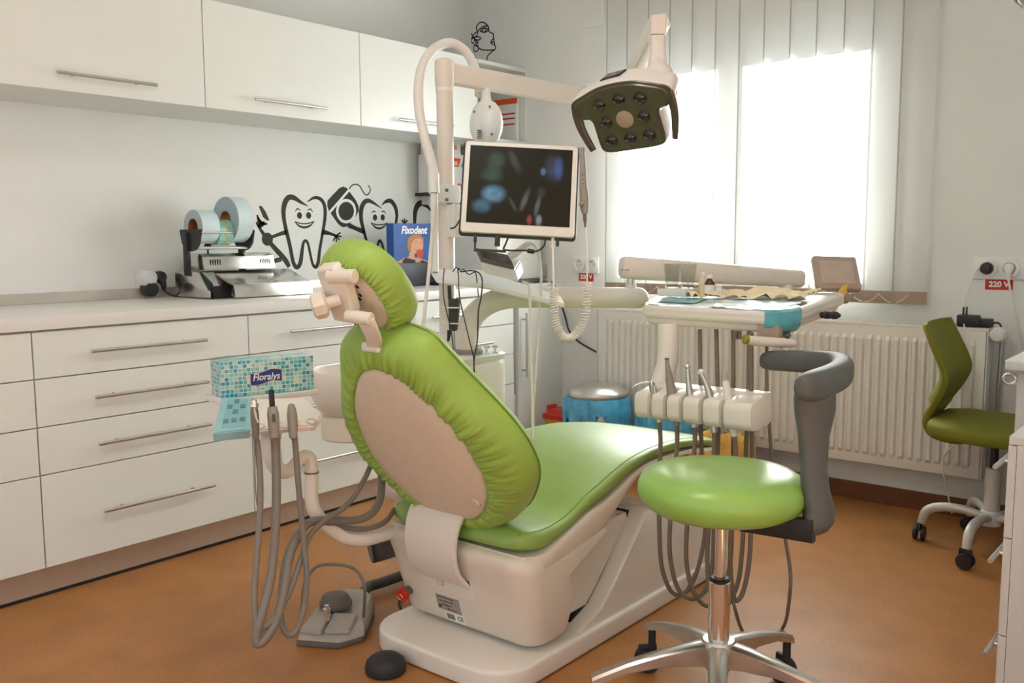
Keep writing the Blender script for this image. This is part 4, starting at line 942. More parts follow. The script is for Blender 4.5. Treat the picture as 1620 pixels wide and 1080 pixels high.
# basin
bc_ = Vector((-2.185, 1.865, 0))
b = BM(); lathe(b, [(.055,.585),(.075,.59),(.100,.61),(.116,.645),(.122,.69),(.122,.724),(.119,.731),(.113,.731),(.110,.722),(.104,.68),(.080,.645),(.02,.632),(.001,.632)], 48, TR(*bc_)); bw = obj('basin', b, 'unit_white', ut, ang=60)
b = BM(); lathe(b, [(.084,.515),(.090,.52),(.092,.588),(.086,.592)], 40, TR(*bc_)); obj('basin_foot', b, 'beige_plastic', ut)
b = BM(); bx(b, bc_.x-.05, bc_.x+.05, bc_.y+.05, Y0+.03, .53, .60, .02); obj('basin_arm', b, 'unit_white', ut)
p = Dp(645,535,2.78); b = BM(); loft(b, [[Vector((p.x-.02+.0*z,p.y-.015,z)),Vector((p.x+.015,p.y-.015,z)),Vector((p.x+.015,p.y+.02,z)),Vector((p.x-.02,p.y+.02,z))] for z in (.765,.78)]+[[Vector((p.x-.022-s,p.y-.015,z)),Vector((p.x+.004-s,p.y-.015,z)),Vector((p.x+.004-s,p.y+.018,z)),Vector((p.x-.022-s,p.y+.018,z))] for z, s in ((.88,.006),(.93,.012),(.955,.02))])
bmesh.ops.translate(b, vec=Vector((-2.2-p.x+.06,2.10-p.y,0)), verts=b.verts); bmesh.ops.bevel(b, geom=[e_ for e_ in b.edges if e_.calc_face_angle(0) > .7], offset=.005, segments=2, affect='EDGES'); obj('cup_filler', b, 'unit_white', ut)
# column clamp, shelf and gooseneck
p = Dp(700,307,2.84); b = BM(); bx(b, PX-.038, PX+.038, PY-.034, PY+.03, p.z-.024, p.z+.032, .004); cl = obj('column_clamp', b, 'lacquer_white', ut)
b = BM()
for py in (301,316): q = Dp(707,py,2.83); cyl(b, q, q+Vector((.4,-.5,0)).normalized()*.010, .0055, 12)
obj('clamp_screw', b, 'pedal_dark', cl)
b = BM(); z1 = Dp(700,322,2.86).z; z0 = Dp(700,375,2.86).z; bx(b, PX+.016, PX+.058, PY-.02, PY+.02, z0, z1, .004); obj('monitor_bracket', b, 'lacquer_white', ut)
sh = [Dp(681,426,2.86), Dp(758,426,3.02), Dp(888,468,2.96), Dp(893,480,2.80), Dp(770,449,2.80), Dp(690,441,2.83)]
b = BM(); loft(b, [[p+Vector((0,0,-.014)) for p in sh], sh]); bmesh.ops.recalc_face_normals(b, faces=b.faces); bmesh.ops.bevel(b, geom=list(b.edges), offset=.003, segments=2, affect='EDGES'); obj('instrument_shelf', b, 'lacquer_white', ut)
b = BM(); lathe(b, [(.034,sh[0].z-.03),(.034,sh[0].z+.0)], 24, TR(PX,PY,0)); obj('shelf_collar', b, 'lacquer_white', ut)

# gooseneck device
gn = thing('gooseneck_device', 'white egg-shaped device hanging on a white gooseneck over the monitor', 'device', Dp(769,190,3.02))
b = BM(); G = [Dp(*p) for p in ((686,292,2.86),(685,268,2.87),(674,225,2.88),(664,180,2.89),(662,140,2.90),(668,105,2.93),(686,78,2.97),(712,68,3.02),(735,80,3.06),(749,103,3.08),(757,130,3.07),(758,150,3.05))]
tube(b, G, .0155, 16, 6); obj('gooseneck', b, 'hose_white', gn)
b = BM(); cyl(b, Dp(687,306,2.86), Dp(686,275,2.865), .0175, 18); cyl(b, Dp(688,430,2.86), Dp(687,306,2.86), .012, 14); obj('gooseneck_base', b, 'lacquer_white', gn)
eg = Dp(769,194,3.02); b = BM(); lathe(b, [(.001,-.076),(.024,-.072),(.045,-.058),(.058,-.032),(.062,-.005),(.058,.022),(.049,.046),(.035,.062),(.020,.070),(.017,.085),(.016,.11)], 36, TR(*eg)@SCL(1,.72,1)); hd = obj('housing', b, 'lacquer_white', gn, ang=60)
b = BM(); fwd = (CAM-eg); fwd.z = 0; fwd.normalize(); sd = Vector((0,0,1)).cross(fwd)
EF = frame(eg+fwd*.046, sd, Vector((0,0,1)), fwd)
for x, y in ((-.038,.03),(.012,.045),(.018,-.042)): disc2(b, (x,y), .0035, .0035, EF@TR(0,0,-.014+ (.006 if abs(x)<.02 else 0)), .012, n=10)
obj('screw_hole', b, 'pedal_dark', hd)
b = BM()
for k in range(5): box(b, (-.022,-.030-k*.006,-.003), (.014,.0022,.012), EF)
obj('vent_slot', b, 'pedal_dark', hd)
b = BM(); tube(b, [Dp(687,320,2.84),Dp(685,350,2.84),Dp(681,400,2.84),Dp(677,445,2.83),Dp(672,490,2.82),Dp(668,530,2.82),Dp(669,575,2.82)], .0055, 10, 5); obj('cable', b, 'hose_white', gn)

# operating lamp
lp = thing('operating_lamp', 'dental operating lamp with eight dark lenses and two side grips, on a long beige arm', 'lamp', (PX, PY, 1.6))
b = BM(); lathe(b, [(.028,1.600),(.030,1.612),(.0305,1.64),(.0305,1.672),(.029,1.682),(.02,1.687),(.001,1.688)], 32, TR(PX,PY,0)); obj('swivel_head', b, 'column_beige', lp)
p0 = Vector((PX,PY,1.645)); p1 = Dp(932,156,3.35)
M = along(p0, p1); Ln = (p1-p0).length
b = BM(); loft(b, [[M@Vector((x*s,y*s,z)) for x, y in rrect(.036,.066,.008,3)] for z, s in ((.02,1.0),(Ln*.5,.98),(Ln,.92))]); bmesh.ops.recalc_face_normals(b, faces=b.faces); obj('beam_arm', b, 'column_beige', lp, ang=50)
b = BM(); cyl(b, p1+Vector((0,0,-.05)), p1+Vector((0,0,.05)), .028, 24, bev=.006); obj('elbow', b, 'lamp_beige', lp)
p2 = Dp(1003,118,3.0); p3 = Dp(1044,34,2.70)
b = BM(); tube(b, [p1, p2], .02, 12, 1)
M = along(p2, p3, Vector((0,-1,0))); Ln = (p3-p2).length
loft(b, [[M@Vector((x,y,z)) for x, y in rrect(.044,.056,.006,3)] for z in (0,Ln)]); bmesh.ops.recalc_face_normals(b, faces=b.faces); obj('spring_arm', b, 'column_beige', lp, ang=50)
p4 = Dp(1040,108,2.63)
M = along(p4+Vector((0,0,-.0)), Vector((p4.x,p4.y,p4.z+.2)), Vector((.77,.63,0)).cross(Vector((0,0,1))))
yt = Dp(1046,28,2.63).z-p4.z
b = BM(); loft(b, [[M@Vector((x*s,y*s,z)) for x, y in rrect(.042,.042,.012,4)] for z, s in ((-.01,1.35),(.02,1.15),(.05,1),(yt*.62,.98))]); bmesh.ops.recalc_face_normals(b, faces=b.faces); obj('yoke', b, 'lamp_beige', lp, ang=50)
b = BM(); loft(b, [[M@Vector((x*s,y*s,z)) for x, y in rrect(.043,.043,.006,3)] for z, s in ((yt*.635,1),(yt,1.02))]); bmesh.ops.recalc_face_normals(b, faces=b.faces); obj('yoke_cap', b, 'column_beige', lp, ang=50)
s = .0576
ea = (ROT@Vector((28,-1,-16.2))).normalized(); eb = (ROT@Vector((11,25,17.4))).normalized(); ec = -(ea.cross(eb)).normalized()
if (ROT.transposed()@ec).y > 0: ec = -ec          # ec: from the light face up into the housing
eb = (eb-ea*ea.dot(eb)).normalized()
LF = frame(Dp(989,188,2.58), ea*s, eb*s, ec)
half = [(0,1.72),(1.2,1.70),(1.62,1.55),(1.72,1.2),(1.72,.4),(1.74,-.05),(1.95,-.28),(2.25,-.30),(2.5,-.55),(2.60,-.95),(2.45,-1.25),(1.9,-1.48),(1.0,-1.77),(0,-1.86)]
out = [Vector(p) for p in half]+[Vector((-x,y)) for x, y in reversed(half[1:-1])]
outc = []
for i in range(len(out)):
    p0_,p1_,p2_,p3_ = [out[(i+k-1)%len(out)] for k in range(4)]
    for k in range(4):
        t = k/4; outc.append(.5*((2*p1_)+(p2_-p0_)*t+(2*p0_-5*p1_+4*p2_-p3_)*t*t+(3*p1_-p0_-3*p2_+p3_)*t**3))
def lr(sc, z, cy=-.2, ysc=None): return [LF@Vector((p.x*sc, cy+(p.y-cy)*(ysc or sc), z)) for p in outc]
b = BM(); loft(b, [lr(.5,-.002),lr(.90,-.002),lr(.93,.002),lr(.985,.002),lr(1.0,.004),lr(1.0,.009)], True, False); bmesh.ops.recalc_face_normals(b, faces=b.faces); obj('light_face', b, 'lamp_face', lp, ang=30)
b = BM(); loft(b, [lr(1.0,.007),lr(1.015,.011),lr(1.02,.034),lr(1.015,.060,-.3),lr(.985,.084,-.3),lr(.88,.108,-.3),lr(.68,.128,-.3),lr(.40,.140,-.3),lr(.10,.145,-.3)], False, True); bmesh.ops.recalc_face_normals(b, faces=b.faces); hd = obj('housing', b, 'lamp_beige', lp, ang=55)
b = BM(); bmesh.ops.translate(b, vec=(0,0,0), verts=b.verts); ball(b, (0,0,0), (.044,.036,.040), 24, TR(*(LF@Vector((1.45,-1.1,.105))))@LF.to_quaternion().to_matrix().to_4x4()); cyl(b, LF@Vector((1.45,-1.15,.12)), p4+Vector((0,0,.01)), .026, 20); obj('neck', b, 'lamp_beige', lp)
b = BM(); cyl(b, LF@Vector((1.75,-1.2,.10)), LF@Vector((2.35,-.6,.035)), .018, 14); obj('neck_brace', b, 'lamp_beige', lp)
# control panel on the housing
pc = [LF@Vector(v) for v in ((-.98,-1.80,.040),(.05,-1.90,.040),(.22,-1.86,.076),(-.76,-1.79,.076))]
b = BM(); up = -eb*.005; loft(b, [pc, [p+up for p in pc]]); bmesh.ops.recalc_face_normals(b, faces=b.faces); cp = obj('control_panel', b, 'black_plastic', lp)
b = BM(); 
for u0, u1 in ((.12,.22),(.34,.66),(.78,.88)):
    q = [pc[0].lerp(pc[1],u).lerp(pc[3].lerp(pc[2],u),v)+up*1.05 for u, v in ((u0,.3),(u1,.3),(u1,.7),(u0,.7))]; loft(b, [q, [p+up*.1 for p in q]])
bmesh.ops.recalc_face_normals(b, faces=b.faces); obj('key', b, 'lamp_grey', cp)
for x, y in ((-1.06,-.95),(0,-1.05),(1.06,-.95),(-1,0),(1,0),(-1.0,1),(0,1.02),(1.0,1)):
    b = BM(); lathe(b, [(.0185,-.001),(.0185,-.005),(.016,-.007),(.013,-.005),(.006,-.010),(.001,-.011)], 24, frame(LF@Vector((x,y,0)), ea, eb, ec)); obj('lens', b, 'lens_dark', lp)
b = BM(); lathe(b, [(.0255,0),(.0255,-.004),(.024,-.005),(.001,-.005)], 28, frame(LF@Vector((0,0,0)), ea, eb, ec)); obj('sensor_disc', b, 'display_brown', lp)
for sx_ in (-1,1):
    b = BM(); P = [LF@Vector((sx_*x,y,z)) for x, y, z in ((2.38,-.95,.012),(2.47,-.4,.010),(2.45,.2,.006),(2.33,.8,.004),(2.16,1.42,.002))]
    tube(b, P, [.016,.015,.013,.012,.010], 12, 6, flat=.62); obj('grip', b, 'lamp_face', lp)
# monitor
TL, TR_, BR, BL = Dp(733,221,2.66), Dp(918,232,2.66), Dp(906,375,2.62), Dp(731,367,2.62)
mx = ((TR_-TL)+(BR-BL)).normalized(); my = ((TL-BL)+(TR_-BR)); my = (my-mx*my.dot(mx)).normalized(); mn = mx.cross(my)
mw = ((TR_-TL).length+(BR-BL).length)/2; mh = ((TL-BL).length+(TR_-BR).length)/2; mc = (TL+TR_+BR+BL)/4
MF = frame(mc, mx, my, mn)
mo = thing('monitor', 'slim white-framed monitor showing a dark tooth image, mounted on the column', 'monitor', mc)
b = BM(); prism(b, rrect(mw+.010,mh+.010,.010), .012, MF@TR(0,0,-.030), .003); obj('rear_cover', b, 'black_plastic', mo, label='black rear edge')
b = BM(); prism(b, rrect(mw-.002,mh-.002,.008), .018, MF@TR(0,0,-.018), .003); obj('bezel', b, 'monitor_frame', mo)
sw, shh = mw*.905, mh*.845; SF = MF@TR(0,mh*.028,.0003)
b = BM(); prism(b, [(-sw/2,-shh/2),(sw/2,-shh/2),(sw/2,shh/2),(-sw/2,shh/2)], .0006, SF); uvl = b.loops.layers.uv.new('UVMap'); inv = SF.inverted()
for f in b.faces:
    for l in f.loops: q = inv@l.vert.co; l[uvl].uv = (q.x/sw+.5, q.y/shh+.5)
scn = obj('screen', b, 'screen_dark', mo, False)
def scr(x, y): return ((x-312)/(1225-312)-.5)*sw, (.5-(y-160)/(865-160))*shh
b = BM(); q = SF.inverted(); vc = MF@TR(0,0,-.03)
cyl(b, MF@Vector((0,0,-.03)), MF@Vector((0,0,-.06)), .03, 20); tube(b, [MF@Vector((0,0,-.05)), MF@Vector((-.02,-.01,-.09)), Vector((PX+.05,PY+.0,z0+.05))], .012, 12, 4); obj('mount_arm', b, 'lacquer_white', mo)
b = BM(); 
w0 = MF@Vector((-.135,-mh/2-.012,-.012)); 
box(b, (-.118,-mh/2-.012,-.014), (.010,.026,.012), MF, .002); box(b, (-.118,-mh/2-.036,-.014), (.006,.03,.006), MF); box(b, (-.075,-mh/2-.047,-.014), (.092,.007,.007), MF, .001); box(b, (-.055,-mh/2-.016,-.016), (.016,.032,.016), MF, .002); box(b, (.116,-mh/2-.012,-.014), (.009,.024,.01), MF, .002); obj('plug', b, 'black_plastic', mo)
b = BM(); tube(b, [Dp(*p,2.63) for p in ((804,376),(799,388),(797,394),(806,396),(830,396),(840,398),(852,396),(861,388),(863,377))], .0028, 8, 6); cyl(b, Dp(834,396.5,2.63), Dp(846,398,2.63), .0065, 12, bev=.002); obj('cable', b, 'black_plastic', mo)
b = BM(); tube(b, [Dp(*p,2.8) for p in ((712,361),(718,360),(724,354),(729,344))], .0025, 8, 5); obj('cable', b, 'black_plastic', mo)
# intraoral camera with coiled lead
ic = thing('intraoral_camera', 'grey wand camera on the right edge of the monitor with a coiled white lead', 'camera', Dp(923,290,2.66))
b = BM(); P = [Dp(*p,2.655) for p in ((920,234),(922,262),(923,290),(924.5,312),(925,330),(925,338))]; tube(b, P, [.0085,.0090,.0105,.0135,.0125,.008], 14, 5); wd = obj('wand', b, 'lamp_grey', ic, label='grey wand')
b = BM()
for k in range(5): p = Dp(921.5+k*.7,277+k*6.5,2.645); ball(b, p, .0022, 8)
obj('button_dot', b, 'pedal_dark', wd)
b = BM(); cyl(b, Dp(925,336,2.655), Dp(925.5,350,2.655), .0055, 12); cyl(b, Dp(925.5,348,2.655), Dp(926,360,2.655), .0045, 12, r2=.0025); obj('strain_relief', b, 'pedal_dark', ic)
b = BM(); cyl(b, Dp(916,322,2.64), Dp(923,322,2.64), .006, 12); obj('holder', b, 'lamp_grey', ic)
b = BM(); tube(b, [Dp(*p,2.655) for p in ((926,356),(928,385),(929,420),(929,446))], .0024, 8, 5); tube(b, [Dp(*p,2.64) for p in ((876,456),(875,430),(874,395),(875,377))], .0030, 8, 5); cyl(b, Dp(874,392,2.64), Dp(875,372,2.64), .0055, 10)
obj('lead', b, 'hose_white', ic)
b = BM(); path = catmull([Dp(*p,2.65) for p in ((929,446),(929,470),(926,495),(919,517),(908,531),(898,535),(888,529),(880,512),(877,490),(876,470),(876,454))], 14)
hx = []; nt_ = 52; 
for i in range(nt_*10+1):
    t = i/(nt_*10)*(len(path)-1); k = min(int(t), len(path)-2); p = path[k].lerp(path[k+1], t-k); d = (path[k+1]-path[k]).normalized(); vdir = (CAM-p).normalized(); sd = d.cross(vdir).normalized(); a_ = i/10*2*PI
    hx.append(p+(sd*math.cos(a_)+d.cross(sd)*math.sin(a_))*.0105)
tube(b, hx, .0022, 6, 1); obj('coil', b, 'hose_white', ic)
# scaler control box on the shelf
sb = thing('control_box', 'small white control box with dark sloped display on the column shelf', 'control unit', Dp(788,430,2.86))
f0 = [Dp(760,412,2.84), Dp(814,427,2.80), Dp(820,446,2.79), Dp(764,432,2.83)]; bk = Vector((-.035,.075,.028))
b = BM(); loft(b, [f0, [p+bk*(1 if k < 2 else .9) for k, p in enumerate(f0)]]); bmesh.ops.recalc_face_normals(b, faces=b.faces); bmesh.ops.bevel(b, geom=list(b.edges), offset=.004, segments=2, affect='EDGES'); obj('housing', b, 'lacquer_white', sb)
d4 = [Dp(761,411.5,2.838), Dp(813,424,2.80), Dp(806,405.5,2.85), Dp(752,393.5,2.885)]; n_ = (d4[1]-d4[0]).cross(d4[3]-d4[0]).normalized()
b = BM(); loft(b, [[p-n_*.008 for p in d4], [p+n_*.004 for p in d4]]); bmesh.ops.recalc_face_normals(b, faces=b.faces); dp_ = obj('display', b, 'pedal_dark', sb, label='dark sloped display')
b = BM(); q4 = [d4[0].lerp(d4[1],u).lerp(d4[3].lerp(d4[2],u),v)+n_*.0045 for u, v in ((.12,.25),(.9,.22),(.88,.75),(.12,.8))]; loft(b, [q4, [p+n_*.0008 for p in q4]]); bmesh.ops.recalc_face_normals(b, faces=b.faces); obj('screen', b, 'lens_dark', dp_)
b = BM(); 
for u in (.12,.3,.48,.66,.84):
    c = f0[0].lerp(f0[1],u).lerp(f0[3].lerp(f0[2],u),.5); nn = (f0[1]-f0[0]).cross(f0[0]-f0[3]).normalized(); cyl(b, c-nn*.001, c+nn*.0015, .006, 12)
obj('key', b, 'socket_white', sb)
b = BM(); tube(b, [Dp(*p,2.83) for p in ((805,406),(818,399),(832,388),(842,386),(850,396),(855,420),(856,448),(853,513),(848,587),(844,641),(844,690))], [.012,.011,.009,.0042,.0042,.004,.004,.004,.004,.004,.004], 12, 5); obj('handpiece_lead', b, 'hose_white', sb)
b = BM(); tube(b, [Dp(*p,2.80) for p in ((826,446),(836,450),(838,465),(839,498),(841,587),(842,640),(843,695))], .0044, 8, 5); obj('lead', b, 'hose_white', sb)
# power brick on the column, black leads
pb = thing('power_brick', 'black power brick strapped to the right of the column below the shelf', 'power supply', Dp(717,500,2.83))
b = BM(); f4 = [Dp(709,473,2.83), Dp(726,473,2.83), Dp(722,524,2.82), Dp(710,523,2.82)]; bk = Vector((-.02,.03,0)); loft(b, [f4, [p+bk for p in f4]]); bmesh.ops.recalc_face_normals(b, faces=b.faces); bmesh.ops.bevel(b, geom=list(b.edges), offset=.003, segments=2, affect='EDGES'); cyl(b, Dp(712,474,2.835), Dp(711,452,2.835), .006, 10); cyl(b, Dp(711,522,2.825), Dp(709,540,2.825), .007, 10, r2=.004); obj('brick_body', b, 'black_plastic', pb)
b = BM()
for py in (487,512): tube(b, [Dp(700,py-2,2.86), Dp(708,py-.5,2.82), Dp(727,py,2.82), Dp(729,py+1,2.85)], .0022, 8, 3)
obj('strap', b, 'hose_white', pb, label='white strap')
for k, (lab, L_, D_) in enumerate((('black lead running straight down beside the column to the chair',((703,424),(701,445),(702,470),(707,495),(713,520),(717,550),(718,580)),2.80),('black lead hanging from the shelf in the middle of the tangle',((716,430),(722,423),(725,432),(726,460),(729,480),(736,510),(743,540),(749,565),(751,590),(757,612)),2.79),('black lead looping off the shelf at the right, crossing the swing arm',((730,430),(745,428),(758,432),(763,445),(761,470),(757,490),(756,515),(755,540),(750,568),(750,590)),2.79),('thin black lead hanging from the shelf behind the power brick',((724,432),(726,424),(729,430),(733,426),(742,434),(752,431),(755,450),(757,470)),2.82))):
    b = BM(); tube(b, [Dp(*p,D_) for p in L_], .0018+.0004*(k==2), 7, 6); tag(obj('power_lead', b, 'black_plastic', None), lab, 'cable', 'black leads hanging from the column shelf')
b = BM(); tube(b, [A(845,447,'x',-2.99), A(865,446,'x',-2.98), A(872,452,'x',-2.95), Vector((-2.893,3.86,.895)), A(893,497,'y',WB-.02), A(900,522,'y',WB-.02), A(915,540,'y',WB-.02), A(944,557,'y',WB-.02)], .005, 8, 6); tag(obj('power_lead', b, 'black_plastic', None), 'thick black lead from the worktop end down to the radiator', 'cable')
# ================================================================== instrument table over the chair
it = thing('instrument_table', 'cream dental instrument table on a jointed arm, covered with film, in front of the window', 'instrument table', (-1.2, 2.5, .9))
TA, TB, TE, TF = Dp(1016,484,2.72), Dp(1246,497,2.33), Dp(1343,463,2.80), Dp(1042,465,3.02)
def tp(s, t, dz=0): return TA*(1-s)*(1-t)+TB*s*(1-t)+TE*s*t+TF*(1-s)*t+Vector((0,0,dz))
def outl(ins=0, n=5):
    out = []; r = .10
    for cx, cy, a, rr_ in ((1-.14-ins,ins+.20,270,(.14,.20)),(1-.08-ins,1-.10-ins,0,(.08,.10)),(.10+ins,1-.1-ins,90,(.10,.10)),(.05+ins,.06+ins,180,(.05,.06))):
        for k in range(n+1): out.append((cx+rr_[0]*math.cos(R(a+90*k/n)), cy+rr_[1]*math.sin(R(a+90*k/n))))
    return out
def lay(ins, dz): return [tp(s,t,dz) for s, t in outl(ins)]
b = BM(); loft(b, [lay(.10,-.056), lay(.045,-.054), lay(.028,-.046), lay(.022,-.032)], True, False)
bmesh.ops.recalc_face_normals(b, faces=b.faces); obj('lower_housing', b, 'unit_white', it, ang=50)
b = BM(); loft(b, [lay(.022,-.034), lay(.008,-.031), lay(.001,-.024), lay(0,-.018), lay(.002,-.012), lay(0,-.009), lay(.0,-.003), lay(.012,.003), lay(.03,.003), lay(.045,-.003), lay(.09,-.005)], True, True)
bmesh.ops.recalc_face_normals(b, faces=b.faces); obj('tray_top', b, 'unit_white', it, ang=50)
def sheet(s0, s1, t0, t1, dz, amp, fr, seed, n=26, m=12, th=0, edge=.02):
    bm = BM(); g = []
    for j in range(m+1):
        row = []
        for i in range(n+1):
            s = s0+(s1-s0)*i/n; t = t0+(t1-t0)*j/m
            if i in (0,n): s += edge*noise.noise(Vector((j*.8,seed,i)))
            if j in (0,m): t += edge*1.6*noise.noise(Vector((i*.6,seed+3,j)))
            z = abs(noise.noise(Vector((s*fr,t*fr,seed))))+.5*abs(noise.noise(Vector((s*fr*2.3,t*fr*2.3,seed+9))))
            row.append(bm.verts.new(tp(s,t,dz+amp*z)))
        g.append(row)
    for j in range(m):
        for i in range(n): bm.faces.new((g[j][i],g[j][i+1],g[j+1][i+1],g[j+1][i]))
    return bm
f = obj('cover_film', sheet(.02,.93,.03,.52,.0045,.006,7,2), 'film_pale', it, label='pale crinkled protective film')
b = sheet(.10,.36,.14,.46,.009,.003,6,5,10,6); o = obj('film_patch', b, 'film_teal', f, label='turquoise film patch')
tag(obj('paper_cloth', sheet(.06,.90,.46,.93,.006,.030,7,8,44,18), 'paper_cream', None), 'crumpled cream paper cloth spread over the back half of the instrument table', 'paper')
# turquoise film wrapped round the near right corner
O_ = outl(-.002); k0 = [k for k, (s,t) in enumerate(O_) if s > .82 and t < .34]
b = BM(); rows = []
for dz, ins in ((.008,.05),(.007,.018),(.0,-.003),(-.018,-.004),(-.034,-.001),(-.048,.014),(-.060,.04)):
    oo = outl(ins); rows.append([tp(*oo[k], dz) for k in range(0,6)])
loft(b, rows, False, False, closed=False); bmesh.ops.subdivide_edges(b, edges=list(b.edges), cuts=2, use_grid_fill=True)
for v in b.verts: v.co += Vector((.6,-.5,.3))*(.0012*noise.noise(v.co*60))
obj('corner_film', b, 'film_teal', it, label='turquoise film round the corner')
# pivot under the long arm and the arm itself
b = BM(); p0 = Dp(988,423,2.88); p1 = Dp(1266,441,3.02); M = along(p0, p1); Ln = (p1-p0).length
rg = [[M@Vector((x*s,y*s,z)) for x, y in ell(.033,.036,24,0,0,2.8)] for z, s in ((-.012,.80),(-.006,.94),(.004,1),(Ln*.5,.92),(Ln-.006,.82),(Ln,.78),(Ln+.006,.68))]
loft(b, rg); bmesh.ops.recalc_face_normals(b, faces=b.faces); ua = obj('upper_arm', b, 'column_beige', it, ang=50)
b = BM(); q = Dp(997,440,2.88); cyl(b, q+Vector((0,0,-.02)), q+Vector((0,0,.0)), .011, 14); obj('pivot_pin', b, 'brushed_steel', ua)
b = BM()
for px in (984,990,994): ball(b, Dp(px,427,2.845), .0022, 8)
obj('screw', b, 'pedal_dark', ua)
b = BM(); e1 = p1+(p0-p1).normalized()*.05; cyl(b, Vector((e1.x,e1.y,tp(.5,.9).z-.04)), e1+Vector((0,0,.01)), .024, 20, bev=.004); obj('table_post', b, 'unit_white', it)
# S-shaped hanger and instrument holder
b = BM(); tube(b, [Dp(*p) for p in ((1058,512,2.66),(1058,545,2.66),(1056,572,2.66),(1048,596,2.655),(1038,618,2.65),(1030,640,2.62))], [.030,.030,.030,.028,.025,.022], 20, 6); obj('hanger', b, 'unit_white', it, ang=60)
HL, HR = Dp(1020,632,2.60), Dp(1196,652,2.35); hx = (HR-HL); hlen = hx.length; hx.normalize(); hy = Vector((-hx.y,hx.x,0)).normalized(); 
if hy.dot(CAM-HL) > 0: hy = -hy
hz = hx.cross(hy); hz = hz if hz.z > 0 else -hz
HF = frame(HL, hx, hy, hz)
HPX = [1044,1070,1096,1127,1158]; tpos = [hlen*(px-1020)/(1196-1020) for px in HPX]
b = BM()
prism(b, [(.015,.038),(.08,.045),(.085,-.03),(.06,-.045),(.015,-.04)], hlen, HF@Matrix(((0,0,1,0),(1,0,0,0),(0,1,0,0),(0,0,0,1))), .008)
edges = [0.0]+tpos+[hlen]
for k in range(6):
    x0 = edges[k]+(.006 if k else -.004); x1 = edges[k+1]-(.006 if k < 5 else -.012)
    prism(b, [(-.045,.012),(-.038,.026),(.03,.040),(.035,-.03),(.0,-.046),(-.035,-.044),(-.045,-.03)], x1-x0, HF@TR(x0,0,0)@Matrix(((0,0,1,0),(1,0,0,0),(0,1,0,0),(0,0,0,1))), .007)
obj('instrument_holder', b, 'unit_white', it, ang=45)
# positioning handle, connector, small fittings below
b = BM(); tube(b, [Dp(1180,537,2.33),Dp(1195,539,2.335),Dp(1235,542,2.35),Dp(1255,543,2.36),Dp(1258,543,2.362)], [.011,.0125,.0125,.010,.006], 18, 4); hd = obj('handle', b, 'column_beige', it)
b = BM(); cyl(b, Dp(1184,537.5,2.33), Dp(1176,536.5,2.327), .0115, 20, bev=.002); obj('end_cap', b, 'olive_plastic', hd, label='green end cap')
b = BM(); bx(b, -.03, .03, -.015, .015, -.02, .02, .003, TR(*Dp(1218,526,2.40))); obj('handle_mount', b, 'display_brown', it)
b = BM(); 
for px in (1163,1170,1246): q = Dp(px,523,2.42); cyl(b, q, q+Vector((0,0,-.022)), .006, 10)
q = Dp(1243,533,2.42); lathe(b, [(.012,0),(.014,.004),(.012,.009)], 16, TR(*q)); obj('fitting', b, 'pedal_dark', it)
b = BM(); P = [Dp(1300,498,2.50), Dp(1334,499,2.56)]; dd = (P[1]-P[0]); lathe(b, [(.006,0),(.009,.002),(.009,.012),(.007,.013),(.007,.016),(.0105,.017),(.0105,.034),(.008,.036),(.008,.05),(.011,.052),(.011,.066),(.006,.069),(.006,.08)], 14, along(P[0], P[1])); obj('connector', b, 'black_plastic', it, label='black hose connector')
# small display at the back right corner
q4 = [Dp(1284,455,2.80), Dp(1355,457,2.80), Dp(1365,404,2.86), Dp(1292,406,2.86)]
ax_ = (q4[1]-q4[0]).normalized(); ay_ = (q4[3]-q4[0]); ay_ = (ay_-ax_*ay_.dot(ax_)).normalized(); an_ = ax_.cross(ay_); cc4 = (q4[0]+q4[1]+q4[2]+q4[3])/4
DW, DH = (q4[1]-q4[0]).length, (q4[3]-q4[0]).length; DFm = frame(cc4, ax_, ay_, an_)
b = BM(); prism(b, rrect(DW,DH,.008), .020, DFm@TR(0,0,-.020), .003); ds = obj('display', b, 'display_brown', it, label='grey brown display')
b = BM(); prism(b, rrect(DW*.76,DH*.70,.002), .001, DFm@TR(0,0,.0002)); obj('screen', b, 'display_face', ds)
b = BM(); cyl(b, Dp(1337,478,2.80), Dp(1336,455,2.82), .010, 14); bx(b, -.02,.02,-.015,.015,-.012,.012,.004, TR(*Dp(1338,470,2.82))); obj('display_foot', b, 'display_brown', it)
b = BM(); n4 = [Dp(1322,467,2.79), Dp(1338,466,2.785), Dp(1341,449,2.785), Dp(1332,452,2.79)]; loft(b, [n4, [p+Vector((0,.001,.0005)) for p in n4]]); bmesh.ops.recalc_face_normals(b, faces=b.faces); tag(obj('sticky_note', b, 'yellow_note', None, False), 'yellow paper note tucked under the small display', 'note')
